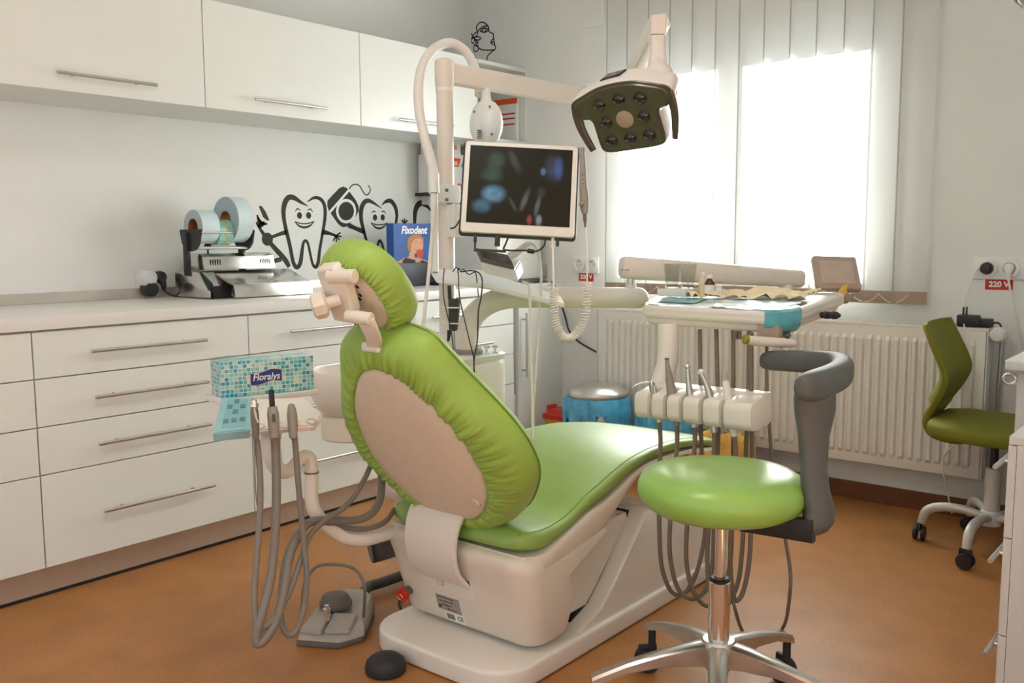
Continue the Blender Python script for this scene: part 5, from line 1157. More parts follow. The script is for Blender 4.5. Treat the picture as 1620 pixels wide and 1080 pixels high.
# things standing on the table
z_ = .013
def stand(px, s, t): return tp(s, t, z_)
c0 = tp(.17,.58,.010); b = BM(); bx(b, c0.x-.055, c0.x+.045, c0.y-.04, c0.y+.04, c0.z, c0.z+.022, .003); tag(obj('tray_box', b, 'paper_white', None), 'flat white box under the clear cups on the instrument table', 'box')
for k, (dx, dy, lab) in enumerate(((-.026,.0,'left clear plastic cup on the white box, instrument table'),(.024,.010,'right clear plastic cup on the white box, next to the bottles'))):
    b = BM(); lathe(b, [(.016,0),(.018,.0),(.025,.072),(.0265,.074),(.0265,.076),(.0245,.076),(.0170,.003),(.001,.003),(.001,0)], 28, TR(c0.x+dx,c0.y+dy,c0.z+.0225), cap=False); tag(obj('plastic_cup', b, 'clear_plastic', None), lab, 'cup', 'clear cups on the instrument table')
def bottle(label, p, r, h, neck, body, cap, lab_m=None):
    t = thing('small_bottle', label, 'bottle', p)
    M = TR(*p); b = BM(); lathe(b, [(r*.9,0),(r,.003),(r,h*.60),(r*.85,h*.68),(neck,h*.78),(neck,h*.84),(.001,h*.84)], 24, M); obj('glass_body' if body == 'amber' else 'bottle_body', b, body, t)
    b = BM(); lathe(b, [(neck*1.25,h*.82),(neck*1.3,h*.83),(neck*1.2,h),(.001,h)], 20, M); obj('cap', b, cap, t)
    if lab_m: b = BM(); lathe(b, [(r+.0004,h*.08),(r+.0006,h*.09),(r+.0006,h*.5),(r+.0004,h*.51)], 24, M, cap=False); obj('paper_label', b, lab_m, t)
bottle('amber glass bottle with white label on the instrument table', tp(.36,.55,.014), .0155, .062, .008, 'amber', 'paper_white', 'paper_white')
bottle('tall tan bottle with white cap between the cup and the amber bottle', tp(.305,.62,.014), .0125, .068, .007, 'paper_cream', 'paper_white')
bottle('short white bottle right of the amber bottle', tp(.415,.55,.014), .011, .030, .008, 'paper_white', 'paper_white')
# hand instruments in the holder with their hoses
def holder_pt(k, dz=0, dy=-.03): return HF@Vector((tpos[k], dy, dz))
specs = [('air-water syringe with bent metal nozzle, first from the left in the holder', 'air_water_syringe', [(1043,668),(1040,650),(1036,630),(1031,608)], [.0065,.0085,.0085,.0075], 'brushed_steel'),
         ('thick grey turbine handpiece, second from the left in the holder', 'dental_handpiece', [(1071,672),(1067,648),(1063,622),(1059,598),(1056,578),(1055,569)], [.008,.010,.0115,.0085,.0055,.0045], 'lamp_grey'),
         ('slim chrome handpiece with ball head, third from the left in the holder', 'dental_handpiece', [(1099,676),(1096,652),(1092,628),(1089,602),(1087.5,580)], [.007,.0095,.009,.006,.005], 'brushed_steel'),
         ('curved greenish handpiece with white head, fourth from the left in the holder', 'dental_handpiece', [(1130,684),(1128,660),(1126,640),(1121,618),(1113,598),(1109,590)], [.007,.009,.0095,.008,.0055,.005], 'brushed_steel'),
         ('white scaler handpiece with grey tip at the right end of the holder', 'scaler_handpiece', [(1162,690),(1158,665),(1154,640),(1150,618),(1148,602)], [.0065,.0085,.009,.0095,.007], 'paper_white')]
loops = [[(1045,700),(1043,760),(1043,830),(1046,890),(1056,925),(1068,940),(1083,938),(1098,915),(1109,880),(1116,830),(1112,760),(1109,680),(1108,600),(1107,521)],
         [(1071,705),(1066,760),(1060,830),(1060,880),(1070,925),(1085,944),(1103,945),(1120,925),(1128,880),(1130,800),(1136,700),(1135,600),(1133,521)],
         [(1099,705),(1093,760),(1087,830),(1086,890),(1096,932),(1112,955),(1130,955),(1148,925),(1156,880),(1158,830),(1160,700),(1160,600),(1160,522)],
         [(1130,712),(1124,770),(1121,830),(1119,890),(1124,935),(1135,958),(1152,955),(1168,918),(1174,870),(1176,830),(1180,720),(1184,620),(1185,524)],
         [(1164,715),(1160,770),(1157,830),(1155,880),(1158,925),(1164,950),(1176,935),(1185,890),(1188,840),(1190,760),(1189,650),(1188,526)]]
for k, (lab, nm, L_, rr_, m_) in enumerate(specs):
    q = holder_pt(k); Dk = (q-CAM).dot(f_)
    t = thing(nm, lab, 'dental instrument', Dp(*L_[0],Dk), 'hand instruments in the holder')
    b = BM(); P = [Dp(px,py,Dk+.012*i/len(L_)) for i, (px,py) in enumerate(L_)]; tube(b, P, [q*1.2 for q in rr_], 14, 5); body = obj('instrument_body', b, m_, t)
    e = P[-1]
    if k == 0:
        b = BM(); tube(b, [e, Dp(1026,605,Dk), Dp(1014,606,Dk), Dp(1006,609,Dk), Dp(1001,613,Dk)], [.004,.003,.0022,.0018,.0016], 10, 5); obj('nozzle', b, 'chrome', t)
        b = BM(); ball(b, e, .0095); cyl(b, Dp(1036,622,Dk-.008), Dp(1035,610,Dk-.008), .006, 12); obj('button', b, 'brushed_steel', t)
    elif k == 1: b = BM(); cyl(b, e, Dp(1055,566,Dk+.01), .006, 14, bev=.001); obj('tip', b, 'pedal_dark', t)
    elif k == 2: b = BM(); ball(b, e, (.008,.008,.008)); cyl(b, e, e+Vector((-.004,-.006,.004)), .003, 10); obj('head', b, 'chrome', t)
    elif k == 3: b = BM(); ball(b, e+Vector((0,0,.003)), .0085); obj('head', b, 'paper_white', t, label='white head')
    else: b = BM(); cyl(b, e, Dp(1147,590,Dk+.01), .0085, 14, r2=.0045); obj('tip', b, 'pedal_grey', t, label='grey tip')
    b = BM(); H = [Dp(px,py,Dk+(.0 if i < 3 else .04*min(1,(i-2)/4))) for i, (px,py) in enumerate(loops[k])]
    H = [P[0]]+H; H[-1] = Dp(*loops[k][-1], Dk+.06); tube(b, H, .0062, 10, 6); obj('hose', b, 'hose_brown', t)
b = BM(); tube(b, [Dp(1213,525,2.48),Dp(1213,600,2.46),Dp(1216,660,2.45),Dp(1223,740,2.44),Dp(1240,840,2.42),Dp(1250,900,2.42),Dp(1249,945,2.42)]+[A(1240,990,'z',.012),A(1215,1010,'z',.007),A(1190,1008,'z',.007),A(1176,1000,'z',.010)]+[Dp(1166,975,2.46),Dp(1157,935,2.47),Dp(1155,900,2.47),Dp(1157,860,2.47)], .0048, 10, 6)
tag(obj('air_hose', b, 'hose_brown', None), 'thin brown hose hanging from the instrument table and looping on the floor behind the stool', 'hose')

# ================================================================== dentist stool
SP = Dp(1142,754,2.1); SX, SY = SP.x, SP.y; RL = Vector((.773,.635,0)).normalized(); RD = Vector((-.635,.773,0)).normalized()
stl = thing('dentist_stool', 'round lime green stool with curved grey backrest on a chrome column, at the front right', 'stool', (SX,SY,0))
b = BM(); lathe(b, [(.001,.510),(.12,.510),(.155,.514),(.180,.530),(.190,.553),(.189,.572),(.180,.590),(.161,.601),(.13,.606),(.08,.6065),(.001,.605)], 64, TR(SX,SY,0)); obj('seat', b, 'vinyl_green', stl, ang=80)
b = BM(); lathe(b, [(.001,.492),(.06,.492),(.09,.500),(.10,.507)], 32, TR(SX,SY,0)); obj('seat_plate', b, 'black_plastic', stl)
b = BM(); cyl(b, (SX,SY,.31), (SX,SY,.495), .0125, 24); obj('piston', b, 'chrome', stl)
b = BM(); cyl(b, (SX,SY,.185), (SX,SY,.345), .0245, 32, bev=.002); sl = obj('column_sleeve', b, 'chrome', stl)
b = BM(); lathe(b, [(.014,.343),(.023,.344),(.0245,.350),(.020,.353),(.014,.352)], 24, TR(SX,SY,0)); obj('sleeve_cap', b, 'black_plastic', sl)
b = BM(); lathe(b, [(.001,.13),(.030,.135),(.038,.16),(.042,.195),(.036,.205),(.026,.207)], 32, TR(SX,SY,0)); obj('hub', b, 'brushed_steel', stl)
for a in (41,113,185,257,329):
    d = RL*math.cos(R(a))+RD*math.sin(R(a)); sdv = Vector((-d.y,d.x,0)); c = Vector((SX,SY,0)); rings = []
    for r_l, zt, hh, hw in ((.022,.202,.055,.024),(.07,.195,.045,.022),(.14,.180,.030,.019),(.22,.158,.020,.017),(.285,.134,.020,.016),(.298,.128,.022,.015)):
        p = c+d*r_l; rings.append([p+sdv*x*hw+Vector((0,0,zt+z)) for x, z in ((-1,-hh),(-.95,-.006),(-.6,0),(.6,0),(.95,-.006),(1,-hh),(.5,-hh+.004),(-.5,-hh+.004))])
    b = BM(); loft(b, rings); bmesh.ops.recalc_face_normals(b, faces=b.faces); lg = obj('leg', b, 'brushed_steel', stl, ang=40)
    e = c+d*.288; b = BM(); cyl(b, e+Vector((0,0,.062)), e+Vector((0,0,.115)), .010, 14); tr_ = (d*.3+sdv*.95).normalized(); wd_ = Vector((-tr_.y,tr_.x,0)); cw = e+tr_*.012
    for s_ in (-1,1): lathe(b, [(.012,0),(.030,.002),(.031,.006),(.031,.012),(.029,.016),(.010,.016)], 28, along(cw+Vector((0,0,.0315))+wd_*s_*.006, cw+Vector((0,0,.0315))+wd_*s_*1))
    box(b, (0,0,0), (.05,.013,.03), frame(cw+Vector((0,0,.058)), tr_, wd_, Vector((0,0,1))), .006); obj('caster', b, 'black_rubber', lg)
# backrest post and arm
def rsec(c, x, y, hw, hd, n=20, e=3.2): return [c+x*p[0]+y*p[1] for p in ell(hw,hd,n,0,0,e)]
b = BM(); rings = []; xx = RL; yy = RD
for px, py, D_, w_, d_ in ((1290,612,1.975,66,.018),(1289,630,1.985,70,.021),(1289,650,1.99,68,.021),(1287,690,2.0,50,.021),(1287,740,2.0,43,.022),(1290,775,2.0,46,.024),(1296,803,2.0,50,.026),(1294,824,2.0,52,.026),(1286,838,2.0,46,.022),(1282,844,2.0,34,.014)):
    p = Dp(px,py,D_); rings.append(rsec(p, xx*.96+yy*.1, yy, w_/2*D_/FPX, d_))
loft(b, rings); bmesh.ops.recalc_face_normals(b, faces=b.faces); obj('back_post', b, 'stool_grey', stl, ang=60)
b = BM(); p = Dp(1262,836,2.0); q = Vector((SX,SY,.496)); M = along(p, q+(p-q).normalized()*.05); Ln = (q-p).length-.05
loft(b, [[M@Vector((x,y,z)) for x, y in rrect(.022,.05,.004,3)] for z in (-.035,Ln)]); bmesh.ops.recalc_face_normals(b, faces=b.faces); obj('back_bracket', b, 'black_plastic', stl, ang=40)
zr = .812; RP = [(1257,618,1.94),(1285,615,1.955),(1315,605,2.02),(1330,596,2.09),(1331,588,2.16),(1318,580,2.23),(1290,574,2.28),(1255,572,2.32),(1222,569,2.36),(1206,567,2.39)]
P = []
for px, py, D_ in RP: q = Dp(px,py,D_); P.append(Vector((q.x,q.y,zr+.012*math.sin(len(P)/9*PI))))
Q = catmull(P, 6); b = BM(); rings = []; n = len(Q)
for i in range(n):
    d = (Q[min(i+1,n-1)]-Q[max(i-1,0)]).normalized(); s_ = Vector((-d.y,d.x,0)).normalized(); f_e = min(1, math.sqrt(max(.02,1-((abs(i-(n-1)/2)/((n-1)/2))**10)))); rings.append(rsec(Q[i], s_, Vector((0,0,1)), .026*f_e, (.034-.009*i/n)*f_e, 24, 3.0))
loft(b, rings); bmesh.ops.recalc_face_normals(b, faces=b.faces); obj('backrest', b, 'stool_grey', stl, ang=70)
# ================================================================== assistant console with tissue box
ac = thing('assistant_console', 'cream instrument tray with turquoise keypad on a bent arm, left of the chair', 'console', (-1.88, 1.36, .69))
K = [Dp(340,687,2.20), Dp(503,672,2.30), Dp(493,627,2.42), Dp(352,632,2.34)]
def kp(s, t, dz=0): return K[0]*(1-s)*(1-t)+K[1]*s*(1-t)+K[2]*s*t+K[3]*(1-s)*t+kn*dz
kn = (K[1]-K[0]).cross(K[3]-K[0]).normalized()
if kn.z < 0: kn = -kn
ol = [(0,0),(.93,.0),(.98,.03),(1.03,.16),(1.06,.33),(1.05,.5),(1.0,.62),(.95,.9),(.92,1.0),(.0,1.0)]
b = BM(); loft(b, [[kp(s,t,-.016) for s, t in ol], [kp(s,t,0) for s, t in ol]]); bmesh.ops.recalc_face_normals(b, faces=b.faces); bmesh.ops.bevel(b, geom=[e for e in b.edges if e.calc_face_angle(0) > .5], offset=.004, segments=2, affect='EDGES'); obj('tray_plate', b, 'unit_white', ac, ang=50)
b = BM(); rk = [(-.015,-.015),(.335,-.012),(.335,1.01),(-.012,1.02)]; loft(b, [[kp(s,t,-.020) for s, t in rk], [kp(s,t,.006) for s, t in rk]]); bmesh.ops.recalc_face_normals(b, faces=b.faces); bmesh.ops.bevel(b, geom=list(b.edges), offset=.003, segments=2, affect='EDGES'); kpad = obj('keypad', b, 'keypad_film', ac, label='keypad under turquoise film', ang=50)
b = BM(); q = [(.05,.10),(.29,.10),(.28,.93),(.06,.93)]; loft(b, [[kp(s,t,.006) for s, t in q], [kp(s,t,.0068) for s, t in q]]); bmesh.ops.recalc_face_normals(b, faces=b.faces); obj('key_field', b, 'pad_teal', kpad, False)
for s, t in ((.165,.86),(.10,.70),(.235,.70),(.165,.55),(.085,.28),(.165,.29),(.245,.30)):
    b = BM(); q = [(s-.027,t-.055),(s+.027,t-.055),(s+.027,t+.055),(s-.027,t+.055)]; loft(b, [[kp(*a,.0068) for a in q], [kp(*a,.008) for a in q]]); bmesh.ops.recalc_face_normals(b, faces=b.faces); obj('key', b, 'key_teal', kpad, False)
# rest slots in front edge
for s in (.42,.60,.78,.94):
    b = BM(); c = kp(s,.12,-.008); lathe(b, [(.013,0),(.013,.020),(.011,.021),(.010,.020),(.010,0)], 20, frame(c-kn*.009, (K[1]-K[0]).normalized(), kn.cross((K[1]-K[0]).normalized()), kn), cap=False); obj('rest_ring', b, 'beige_plastic_dark' if s > .9 else 'unit_white', ac)
# ledge carrying the tissue box
LB = [Dp(350,628,2.36), Dp(497,618,2.50)]; lx = (LB[1]-LB[0]); lw = lx.length; lx.z = 0; lx.normalize(); ly = Vector((-lx.y,lx.x,0)); 
if ly.dot(CAM-LB[0]) > 0: ly = -ly
zb = (LB[0].z+LB[1].z)/2; LFm = frame(Vector((LB[0].x,LB[0].y,zb)), lx, ly, Vector((0,0,1)))
b = BM(); bx(b, -.012, lw+.012, -.010, .10, -.016, .0, .003, LFm); obj('box_ledge', b, 'unit_white', ac)
b = BM(); bx(b, lw*.40, lw*.72, -.008, .06, -.035, -.014, .003, LFm); obj('ledge_bracket', b, 'beige_plastic_dark', ac)
tb = thing('tissue_box', 'turquoise mosaic tissue box standing on the console behind the keypad', 'tissue box', LFm@Vector((lw/2,.04,0)))
bh = (Dp(352,573,2.36).z-zb)
b = BM(); bx(b, 0, lw, 0, .085, .0008, bh, .0015, LFm); 
uv = b.loops.layers.uv.new('UVMap'); inv = LFm.inverted()
for f in b.faces:
    for l in f.loops:
        q = inv@l.vert.co; n3 = (LFm.to_quaternion().to_matrix().transposed()@f.normal)
        l[uv].uv = (q.x+(.3 if abs(n3.x) > .7 else 0)+(q.y if abs(n3.x) > .7 else 0), q.z+(q.y if abs(n3.z) > .7 else 0))
obj('carton', b, 'mosaic_print', tb, False)
BFm = LFm@Matrix(((1,0,0,0),(0,0,-1,-.0004),(0,1,0,0),(0,0,0,1)))
def wavy(w, h, n=14): 
    top = [(-w/2+w*k/n, h/2+.0035*math.sin(k/n*2*PI-PI*.9)+.004*(k/n-.5)) for k in range(n+1)]; bot = [(-w/2+w*k/n, -h/2+.0035*math.sin(k/n*2*PI-PI*.9)+.004*(k/n-.5)) for k in range(n+1)]
    return top[::-1]+bot
LG = BFm@TR(lw*.475,bh*.50,0)
b = BM(); prism(b, wavy(.087,.033), .0005, LG); g_ = obj('logo_rim', b, 'logo_gold', tb)
b = BM(); prism(b, wavy(.083,.030), .0006, LG@TR(0,0,.0003)); obj('logo_panel', b, 'logo_blue', tb)
b = text_bm('Floralys', .0255, LG@TR(0,.0,.0012), shear=.18, bold=.0003, sx=.92); obj('lettering', b, 'white_print', tb, label='white lettering Floralys')
b = BM(); g = []
for j in range(6):
    row = []
    for i in range(17):
        x = -.004+(lw+.008)*i/16; y = .0+.085*j/5; row.append(b.verts.new(LFm@Vector((x,y,bh+.003+.008*abs(noise.noise(Vector((x*40,y*40,2))))+.006*math.sin(PI*j/5)))))
    g.append(row)
for j in range(5):
    for i in range(16): b.faces.new((g[j][i],g[j][i+1],g[j+1][i+1],g[j+1][i]))
obj('wrapper', b, 'clear_film', tb)
# arm
b = BM(); P = [kp(.56,.45,-.014), Dp(428,700,2.30), Dp(431,722,2.30), Dp(437,739,2.31), Dp(450,746,2.33), Dp(463,739,2.36), Dp(473,727,2.38), Dp(484,721,2.40), Dp(492,730,2.41), Dp(493,760,2.41), Dp(493,790,2.41), Dp(500,812,2.42), Dp(520,833,2.44), Dp(545,850,2.47), Dp(575,853,2.51), Dp(605,846,2.56), Dp(640,836,2.62)]
tube(b, P, [.026,.025,.023,.019,.018,.0165,.0165,.0165,.0165,.017,.0175,.018,.018,.018,.019,.019,.019], 20, 5); obj('arm', b, 'unit_white', ac, ang=60)
b = BM(); lathe(b, [(.0185,0),(.0188,.002),(.0185,.004)], 24, TR(*Dp(493,748,2.41)), cap=False); obj('arm_joint', b, 'pedal_dark', ac)
# suction and syringe handpieces with hoses
hs = [('syringe with small metal spout, left in the console', 'spray_syringe', (403,652), [(405,690,2.21),(410,730,2.21),(412,790,2.20),(408,860,2.18),(403,930,2.16),(404,975,2.14),(414,992,2.14),(436,975,2.17),(458,935,2.22),(478,880,2.28),(492,845,2.34),(515,822,2.38),(540,806,2.42),(560,785,2.46),(577,757,2.50),(588,732,2.54)], .0075),
      ('suction handpiece with black tip, middle of the console', 'suction_handpiece', (432,650), [(435,690,2.24),(437,740,2.24),(437,800,2.23),(434,860,2.21),(427,920,2.18),(413,975,2.14),(405,1005,2.13),(408,1018,2.13),(420,1010,2.14),(438,978,2.17),(450,930,2.21),(456,890,2.25),(468,855,2.30),(490,826,2.36),(530,823,2.42),(565,822,2.47),(590,810,2.51),(602,785,2.54),(604,752,2.57)], .0108),
      ('saliva ejector handpiece without tip, right in the console', 'saliva_ejector', (462,650), [(466,690,2.27),(470,740,2.27),(475,800,2.27),(481,860,2.27),(485,910,2.26),(481,960,2.25),(470,995,2.23),(458,1004,2.22),(447,990,2.22),(444,955,2.24),(447,910,2.27),(456,870,2.31),(475,838,2.36),(505,825,2.40),(540,833,2.46),(580,836,2.51),(610,824,2.56),(624,805,2.60)], .0075)]
for k, (lab, nm, (hx0, hy0), L_, r0) in enumerate(hs):
    D_ = L_[0][2]; t = thing(nm, lab, 'dental instrument', Dp(hx0,hy0,D_))
    dirs = [(hx0+2,692),(hx0+1,672),(hx0,655),(hx0-1,643)]
    b = BM(); P = [Dp(px,py,D_-.02) for px, py in dirs]
    if k == 0:
        tube(b, P, [.0075,.0095,.0095,.008], 14, 5); bd = obj('instrument_body', b, 'hose_brown', t)
        b = BM(); ball(b, P[-1]+Vector((0,0,.002)), .011); cyl(b, P[-1]+Vector((0,0,.006)), P[-1]+Vector((.0,.0,.016)), .007, 12); tube(b, [P[-1], Dp(405,659,D_-.05), Dp(409,668,D_-.055)], .0026, 8, 3); obj('spout', b, 'chrome', t)
    else:
        tube(b, P, [.011,.0135,.0145,.011] if k == 1 else [.0095,.0125,.0125,.009], 16, 5); bd = obj('instrument_body', b, 'lamp_grey', t)
        if k == 1:
            b = BM(); cyl(b, P[-1]-Vector((0,0,.004)), Dp(429,616,D_-.015), .0068, 14, bev=.002); obj('tip', b, 'black_rubber', t, label='black tip')
            b = BM(); box(b, (0,0,0), (.008,.005,.020), TR(*Dp(433,661,D_-.035)), .002); obj('slider', b, 'pedal_dark', bd)
        else:
            b = BM(); lathe(b, [(.009,0),(.0075,.006),(.004,.008),(.003,.002)], 16, TR(*(P[-1]+Vector((0,0,-.001))))); obj('nozzle', b, 'lamp_grey', t)
    b = BM(); tube(b, [P[0]]+[Dp(*p) for p in L_], r0, 12, 6); obj('hose', b, 'hose_grey', t)
b = BM(); tube(b, [Dp(402,690,2.2),Dp(403,730,2.2),Dp(404,770,2.2),Dp(407,800,2.2)], .0016, 6, 4); tag(obj('thin_wire', b, 'hose_grey', None), 'thin wire hanging under the keypad of the console', 'wire')
# corrugated drain pipe
b = BM(); P = catmull([Dp(585,870,2.62), Dp(600,866,2.63), Dp(625,858,2.66), Dp(660,845,2.72)], 10); n = 260; rg = []
Q = []; 
for i in range(n):
    t_ = i/(n-1)*(len(P)-1); k = min(int(t_), len(P)-2); Q.append(P[k].lerp(P[k+1], t_-k))
tube(b, Q, [.036+.0022*math.sin(i*1.1) for i in range(n)], 24, 1); tag(obj('corrugated_pipe', b, 'corrugated_grey', None), 'grey corrugated drain pipe sticking out from under the chair on its left', 'pipe')
# ================================================================== foot pedal
fp = thing('foot_pedal', 'grey foot pedal with round dome button and wire carrying loop on the floor', 'foot pedal', A(520,1000,'z',0))
fz = A(515,998,'z',.02); fa = A(468,1022,'z',0); fb_ = A(545,1027,'z',0); fxv = (fb_-fa); fxv.z = 0; fxv.normalize(); fyv = Vector((-fxv.y,fxv.x,0))
PF = frame(Vector((fa.x,fa.y,0)), fxv, fyv, Vector((0,0,1))); Wp = (fb_-fa).length
pol = [(0,0),(Wp*.88,-.004),(Wp*1.28,.055),(Wp*1.24,.11),(Wp*1.15,.215),(Wp*.85,.262),(Wp*.45,.262),(Wp*.18,.21),(Wp*.02,.09)]
b = BM(); prism(b, pol, .014, PF@TR(0,0,.001), .003); obj('base', b, 'pedal_dark', fp)
cx_ = sum(p[0] for p in pol)/len(pol); cy_ = sum(p[1] for p in pol)/len(pol)
def pl(s, z, sh=0): return [PF@Vector((cx_+(x-cx_)*s, cy_+(y-cy_)*s+sh, z*(.45+.55*min(1,max(0,(y+.01)/.13))) if z > .02 else z)) for x, y in pol]
b = BM(); loft(b, [pl(.96,.015), pl(.98,.022,.004), pl(.95,.055,.008), pl(.86,.072,.010), pl(.6,.076,.012)], False, True); bmesh.ops.recalc_face_normals(b, faces=b.faces); obj('housing', b, 'pedal_grey', fp, ang=35)
for s0, s1 in ((.03,.52),(.55,1.06)):
    b = BM(); q = [(Wp*s0,.012),(Wp*s1-.0,.006 if s0 < .5 else .02),(Wp*s1,.095),(Wp*s0+.02*(s0 < .5),.095)]
    loft(b, [[PF@Vector((x,y,.030+.22*y)) for x, y in q], [PF@Vector((x,y,.042+.25*y)) for x, y in q]]); bmesh.ops.recalc_face_normals(b, faces=b.faces); bmesh.ops.bevel(b, geom=list(b.edges), offset=.004, segments=2, affect='EDGES'); obj('pedal_plate', b, 'pedal_grey', fp, ang=35)
dc = A(531,948,'z',.085); b = BM(); lathe(b, [(.046,-.012),(.047,-.002),(.042,.004),(.040,.012),(.034,.020),(.018,.024),(.001,.025)], 36, TR(dc.x,dc.y,.080)); obj('dome_button', b, 'pedal_dark', fp, label='dark grey dome button')
kc_ = A(517,966,'z',.085); b = BM(); lathe(b, [(.009,-.02),(.009,.004),(.011,.006),(.011,.014),(.006,.018),(.006,.024),(.001,.025)], 20, TR(kc_.x,kc_.y,.078)); obj('knob', b, 'chrome', fp)
b = BM(); tube(b, [A(478,960,'z',.05),Dp(482,925,2.36),Dp(498,898,2.40),Dp(525,892,2.44),Dp(556,897,2.47),Dp(571,912,2.47),Dp(577,935,2.46),A(575,975,'z',.06)], .0045, 10, 6); obj('carry_loop', b, 'hose_grey', fp)
b = BM(); tube(b, [PF@Vector((Wp*.8,.24,.035)), A(580,930,'z',.03), A(605,921,'z',.03), A(630,912,'z',.03), A(655,903,'z',.03)], .0165, 14, 5); obj('hose', b, 'hose_dark', fp)
# round black footswitch
fs = thing('footswitch', 'round black footswitch with thin black cord on the floor beside the chair base', 'footswitch', A(610,1050,'z',0))
c = A(610,1051,'z',.02); b = BM(); lathe(b, [(.048,.001),(.053,.006),(.054,.018),(.050,.032),(.038,.043),(.018,.048),(.001,.049)], 40, TR(c.x,c.y,0)@SCL(1.0,1.0,1)); obj('switch_body', b, 'black_rubber', fs)
b = BM(); tube(b, [Vector((c.x-.012,c.y+.046,.02)), A(611,1005,'z',.012), A(613,990,'z',.006), A(622,982,'z',.005), A(633,973,'z',.005), A(634,962,'z',.005), A(631,952,'z',.006), A(640,945,'z',.01)], .0035, 8, 6); obj('cord', b, 'black_rubber', fs)
# ================================================================== bins by the back wall
def pedal_bin(label, x, y, r, h, lidh, bag_lab, seed, drop):
    t = thing('pedal_bin', label, 'bin', (x,y,0)); M = TR(x,y,0)
    b = BM(); lathe(b, [(r*.96,.001),(r*.97,.012),(r*.96,.02),(r*.96,h),(r*.94,h+.002)], 40, M); obj('bin_body', b, 'brushed_steel', t)
    b = BM(); lathe(b, [(r*.97,.001),(r*1.01,.003),(r*1.01,.028),(r*.97,.03)], 40, M); obj('base_ring', b, 'black_plastic', t)
    b = BM(); lathe(b, [(r*1.02,h+.001),(r*1.03,h+.006),(r*1.03,h+.022),(r*.97,h+lidh*.55),(r*.80,h+lidh*.9),(r*.4,h+lidh),(.001,h+lidh)], 48, M); obj('lid', b, 'brushed_steel', t, ang=60)
    b = BM(); bx(b, x-.02, x+.02, y-r-.03, y-r*.9, .012, .02, .003); obj('pedal', b, 'black_plastic', t)
    b = BM(); rings = []; n = 90
    for j, (rr_, zz) in enumerate(((1.0,h-.002),(1.045,h-.004),(1.09,h-.03),(1.11,h-.5*drop),(1.09,h-.8*drop),(1.06,h-drop))):
        row = []
        for k in range(n):
            a = 2*PI*k/n; w = noise.noise(Vector((math.cos(a)*4,math.sin(a)*4,seed)))*.5+noise.noise(Vector((math.cos(a)*11,math.sin(a)*11,seed+j*.3)))*.5
            tuft = max(0, math.cos(a-R(205)))**10*.16
            q = r*(rr_+(.15*w if j > 1 else 0)+(tuft*(j > 1)))
            z = zz-(drop*.9*noise.noise(Vector((math.cos(a)*2.5,math.sin(a)*2.5,seed+5))) if j > 3 else 0)
            row.append(Vector((x+q*math.cos(a), y+q*math.sin(a), z)))
        rings.append(row)
    loft(b, rings, False, False); bmesh.ops.recalc_face_normals(b, faces=b.faces); obj('bag', b, 'bag_blue', t, label=bag_lab)
pedal_bin('steel pedal bin with blue bag under the radiator, its lid in full view', -2.475, 3.66, .142, .375, .050, 'blue plastic bag', 1.3, .15)
pedal_bin('steel pedal bin with blue bag, half hidden behind the instrument holder', -2.09, 3.68, .125, .345, .035, 'blue plastic bag', 7.7, .16)
sc_ = thing('sharps_box', 'yellow sharps box with red lid on the floor left of the steel bin', 'sharps container', (-2.70, 3.78, 0))
p = A(886,664,'y',3.72); b = BM(); x, y = p.x, 3.72; loft(b, [rbox(.001,x-.05,x+.05,y-.05,y+.05,.012), rbox(.225,x-.058,x+.058,y-.058,y+.058,.014)]); bmesh.ops.recalc_face_normals(b, faces=b.faces); obj('box_body', b, 'bin_yellow', sc_, ang=50)
b = BM(); loft(b, [rbox(.222,x-.066,x+.066,y-.066,y+.066,.012), rbox(.245,x-.068,x+.068,y-.068,y+.068,.012), rbox(.252,x-.050,x+.050,y-.050,y+.050,.012), rbox(.268,x-.046,x+.046,y-.046,y+.046,.012)]); bx(b, x-.064, x-.04, y-.03, y+.03, .25, .285, .004); bmesh.ops.recalc_face_normals(b, faces=b.faces); obj('lid', b, 'bin_red', sc_, ang=50, label='red lid')
yb = thing('waste_bin', 'low bin with crumpled yellow bag on the floor below the instrument holder', 'bin', (-1.77, 3.62, 0))
x, y, r = -1.79, 3.60, .125
b = BM(); lathe(b, [(r*.85,.001),(r*.86,.006),(r,.235),(r*.98,.237),(r*.84,.01),(.001,.01)], 36, TR(x,y,0), cap=False); obj('bin_body', b, 'bin_yellow', yb)
b = BM(); rings = []; n = 90
for j, (rr_, zz) in enumerate(((.80,.15),(.92,.235),(.99,.262),(1.06,.268),(1.12,.24),(1.13,.18),(1.10,.12),(1.08,.09))):
    rings.append([Vector((x+r*(rr_+.07*(j > 1)*noise.noise(Vector((math.cos(2*PI*k/n)*6,math.sin(2*PI*k/n)*6,j*.5))))*math.cos(2*PI*k/n), y+r*(rr_+.07*(j > 1)*noise.noise(Vector((math.cos(2*PI*k/n)*6,math.sin(2*PI*k/n)*6,j*.5+4))))*math.sin(2*PI*k/n), zz+.03*noise.noise(Vector((math.cos(2*PI*k/n)*4,math.sin(2*PI*k/n)*4,7))))) for k in range(n)])
loft(b, rings, False, False); bmesh.ops.recalc_face_normals(b, faces=b.faces); obj('bag', b, 'bag_yellow', yb, label='crumpled yellow bag')
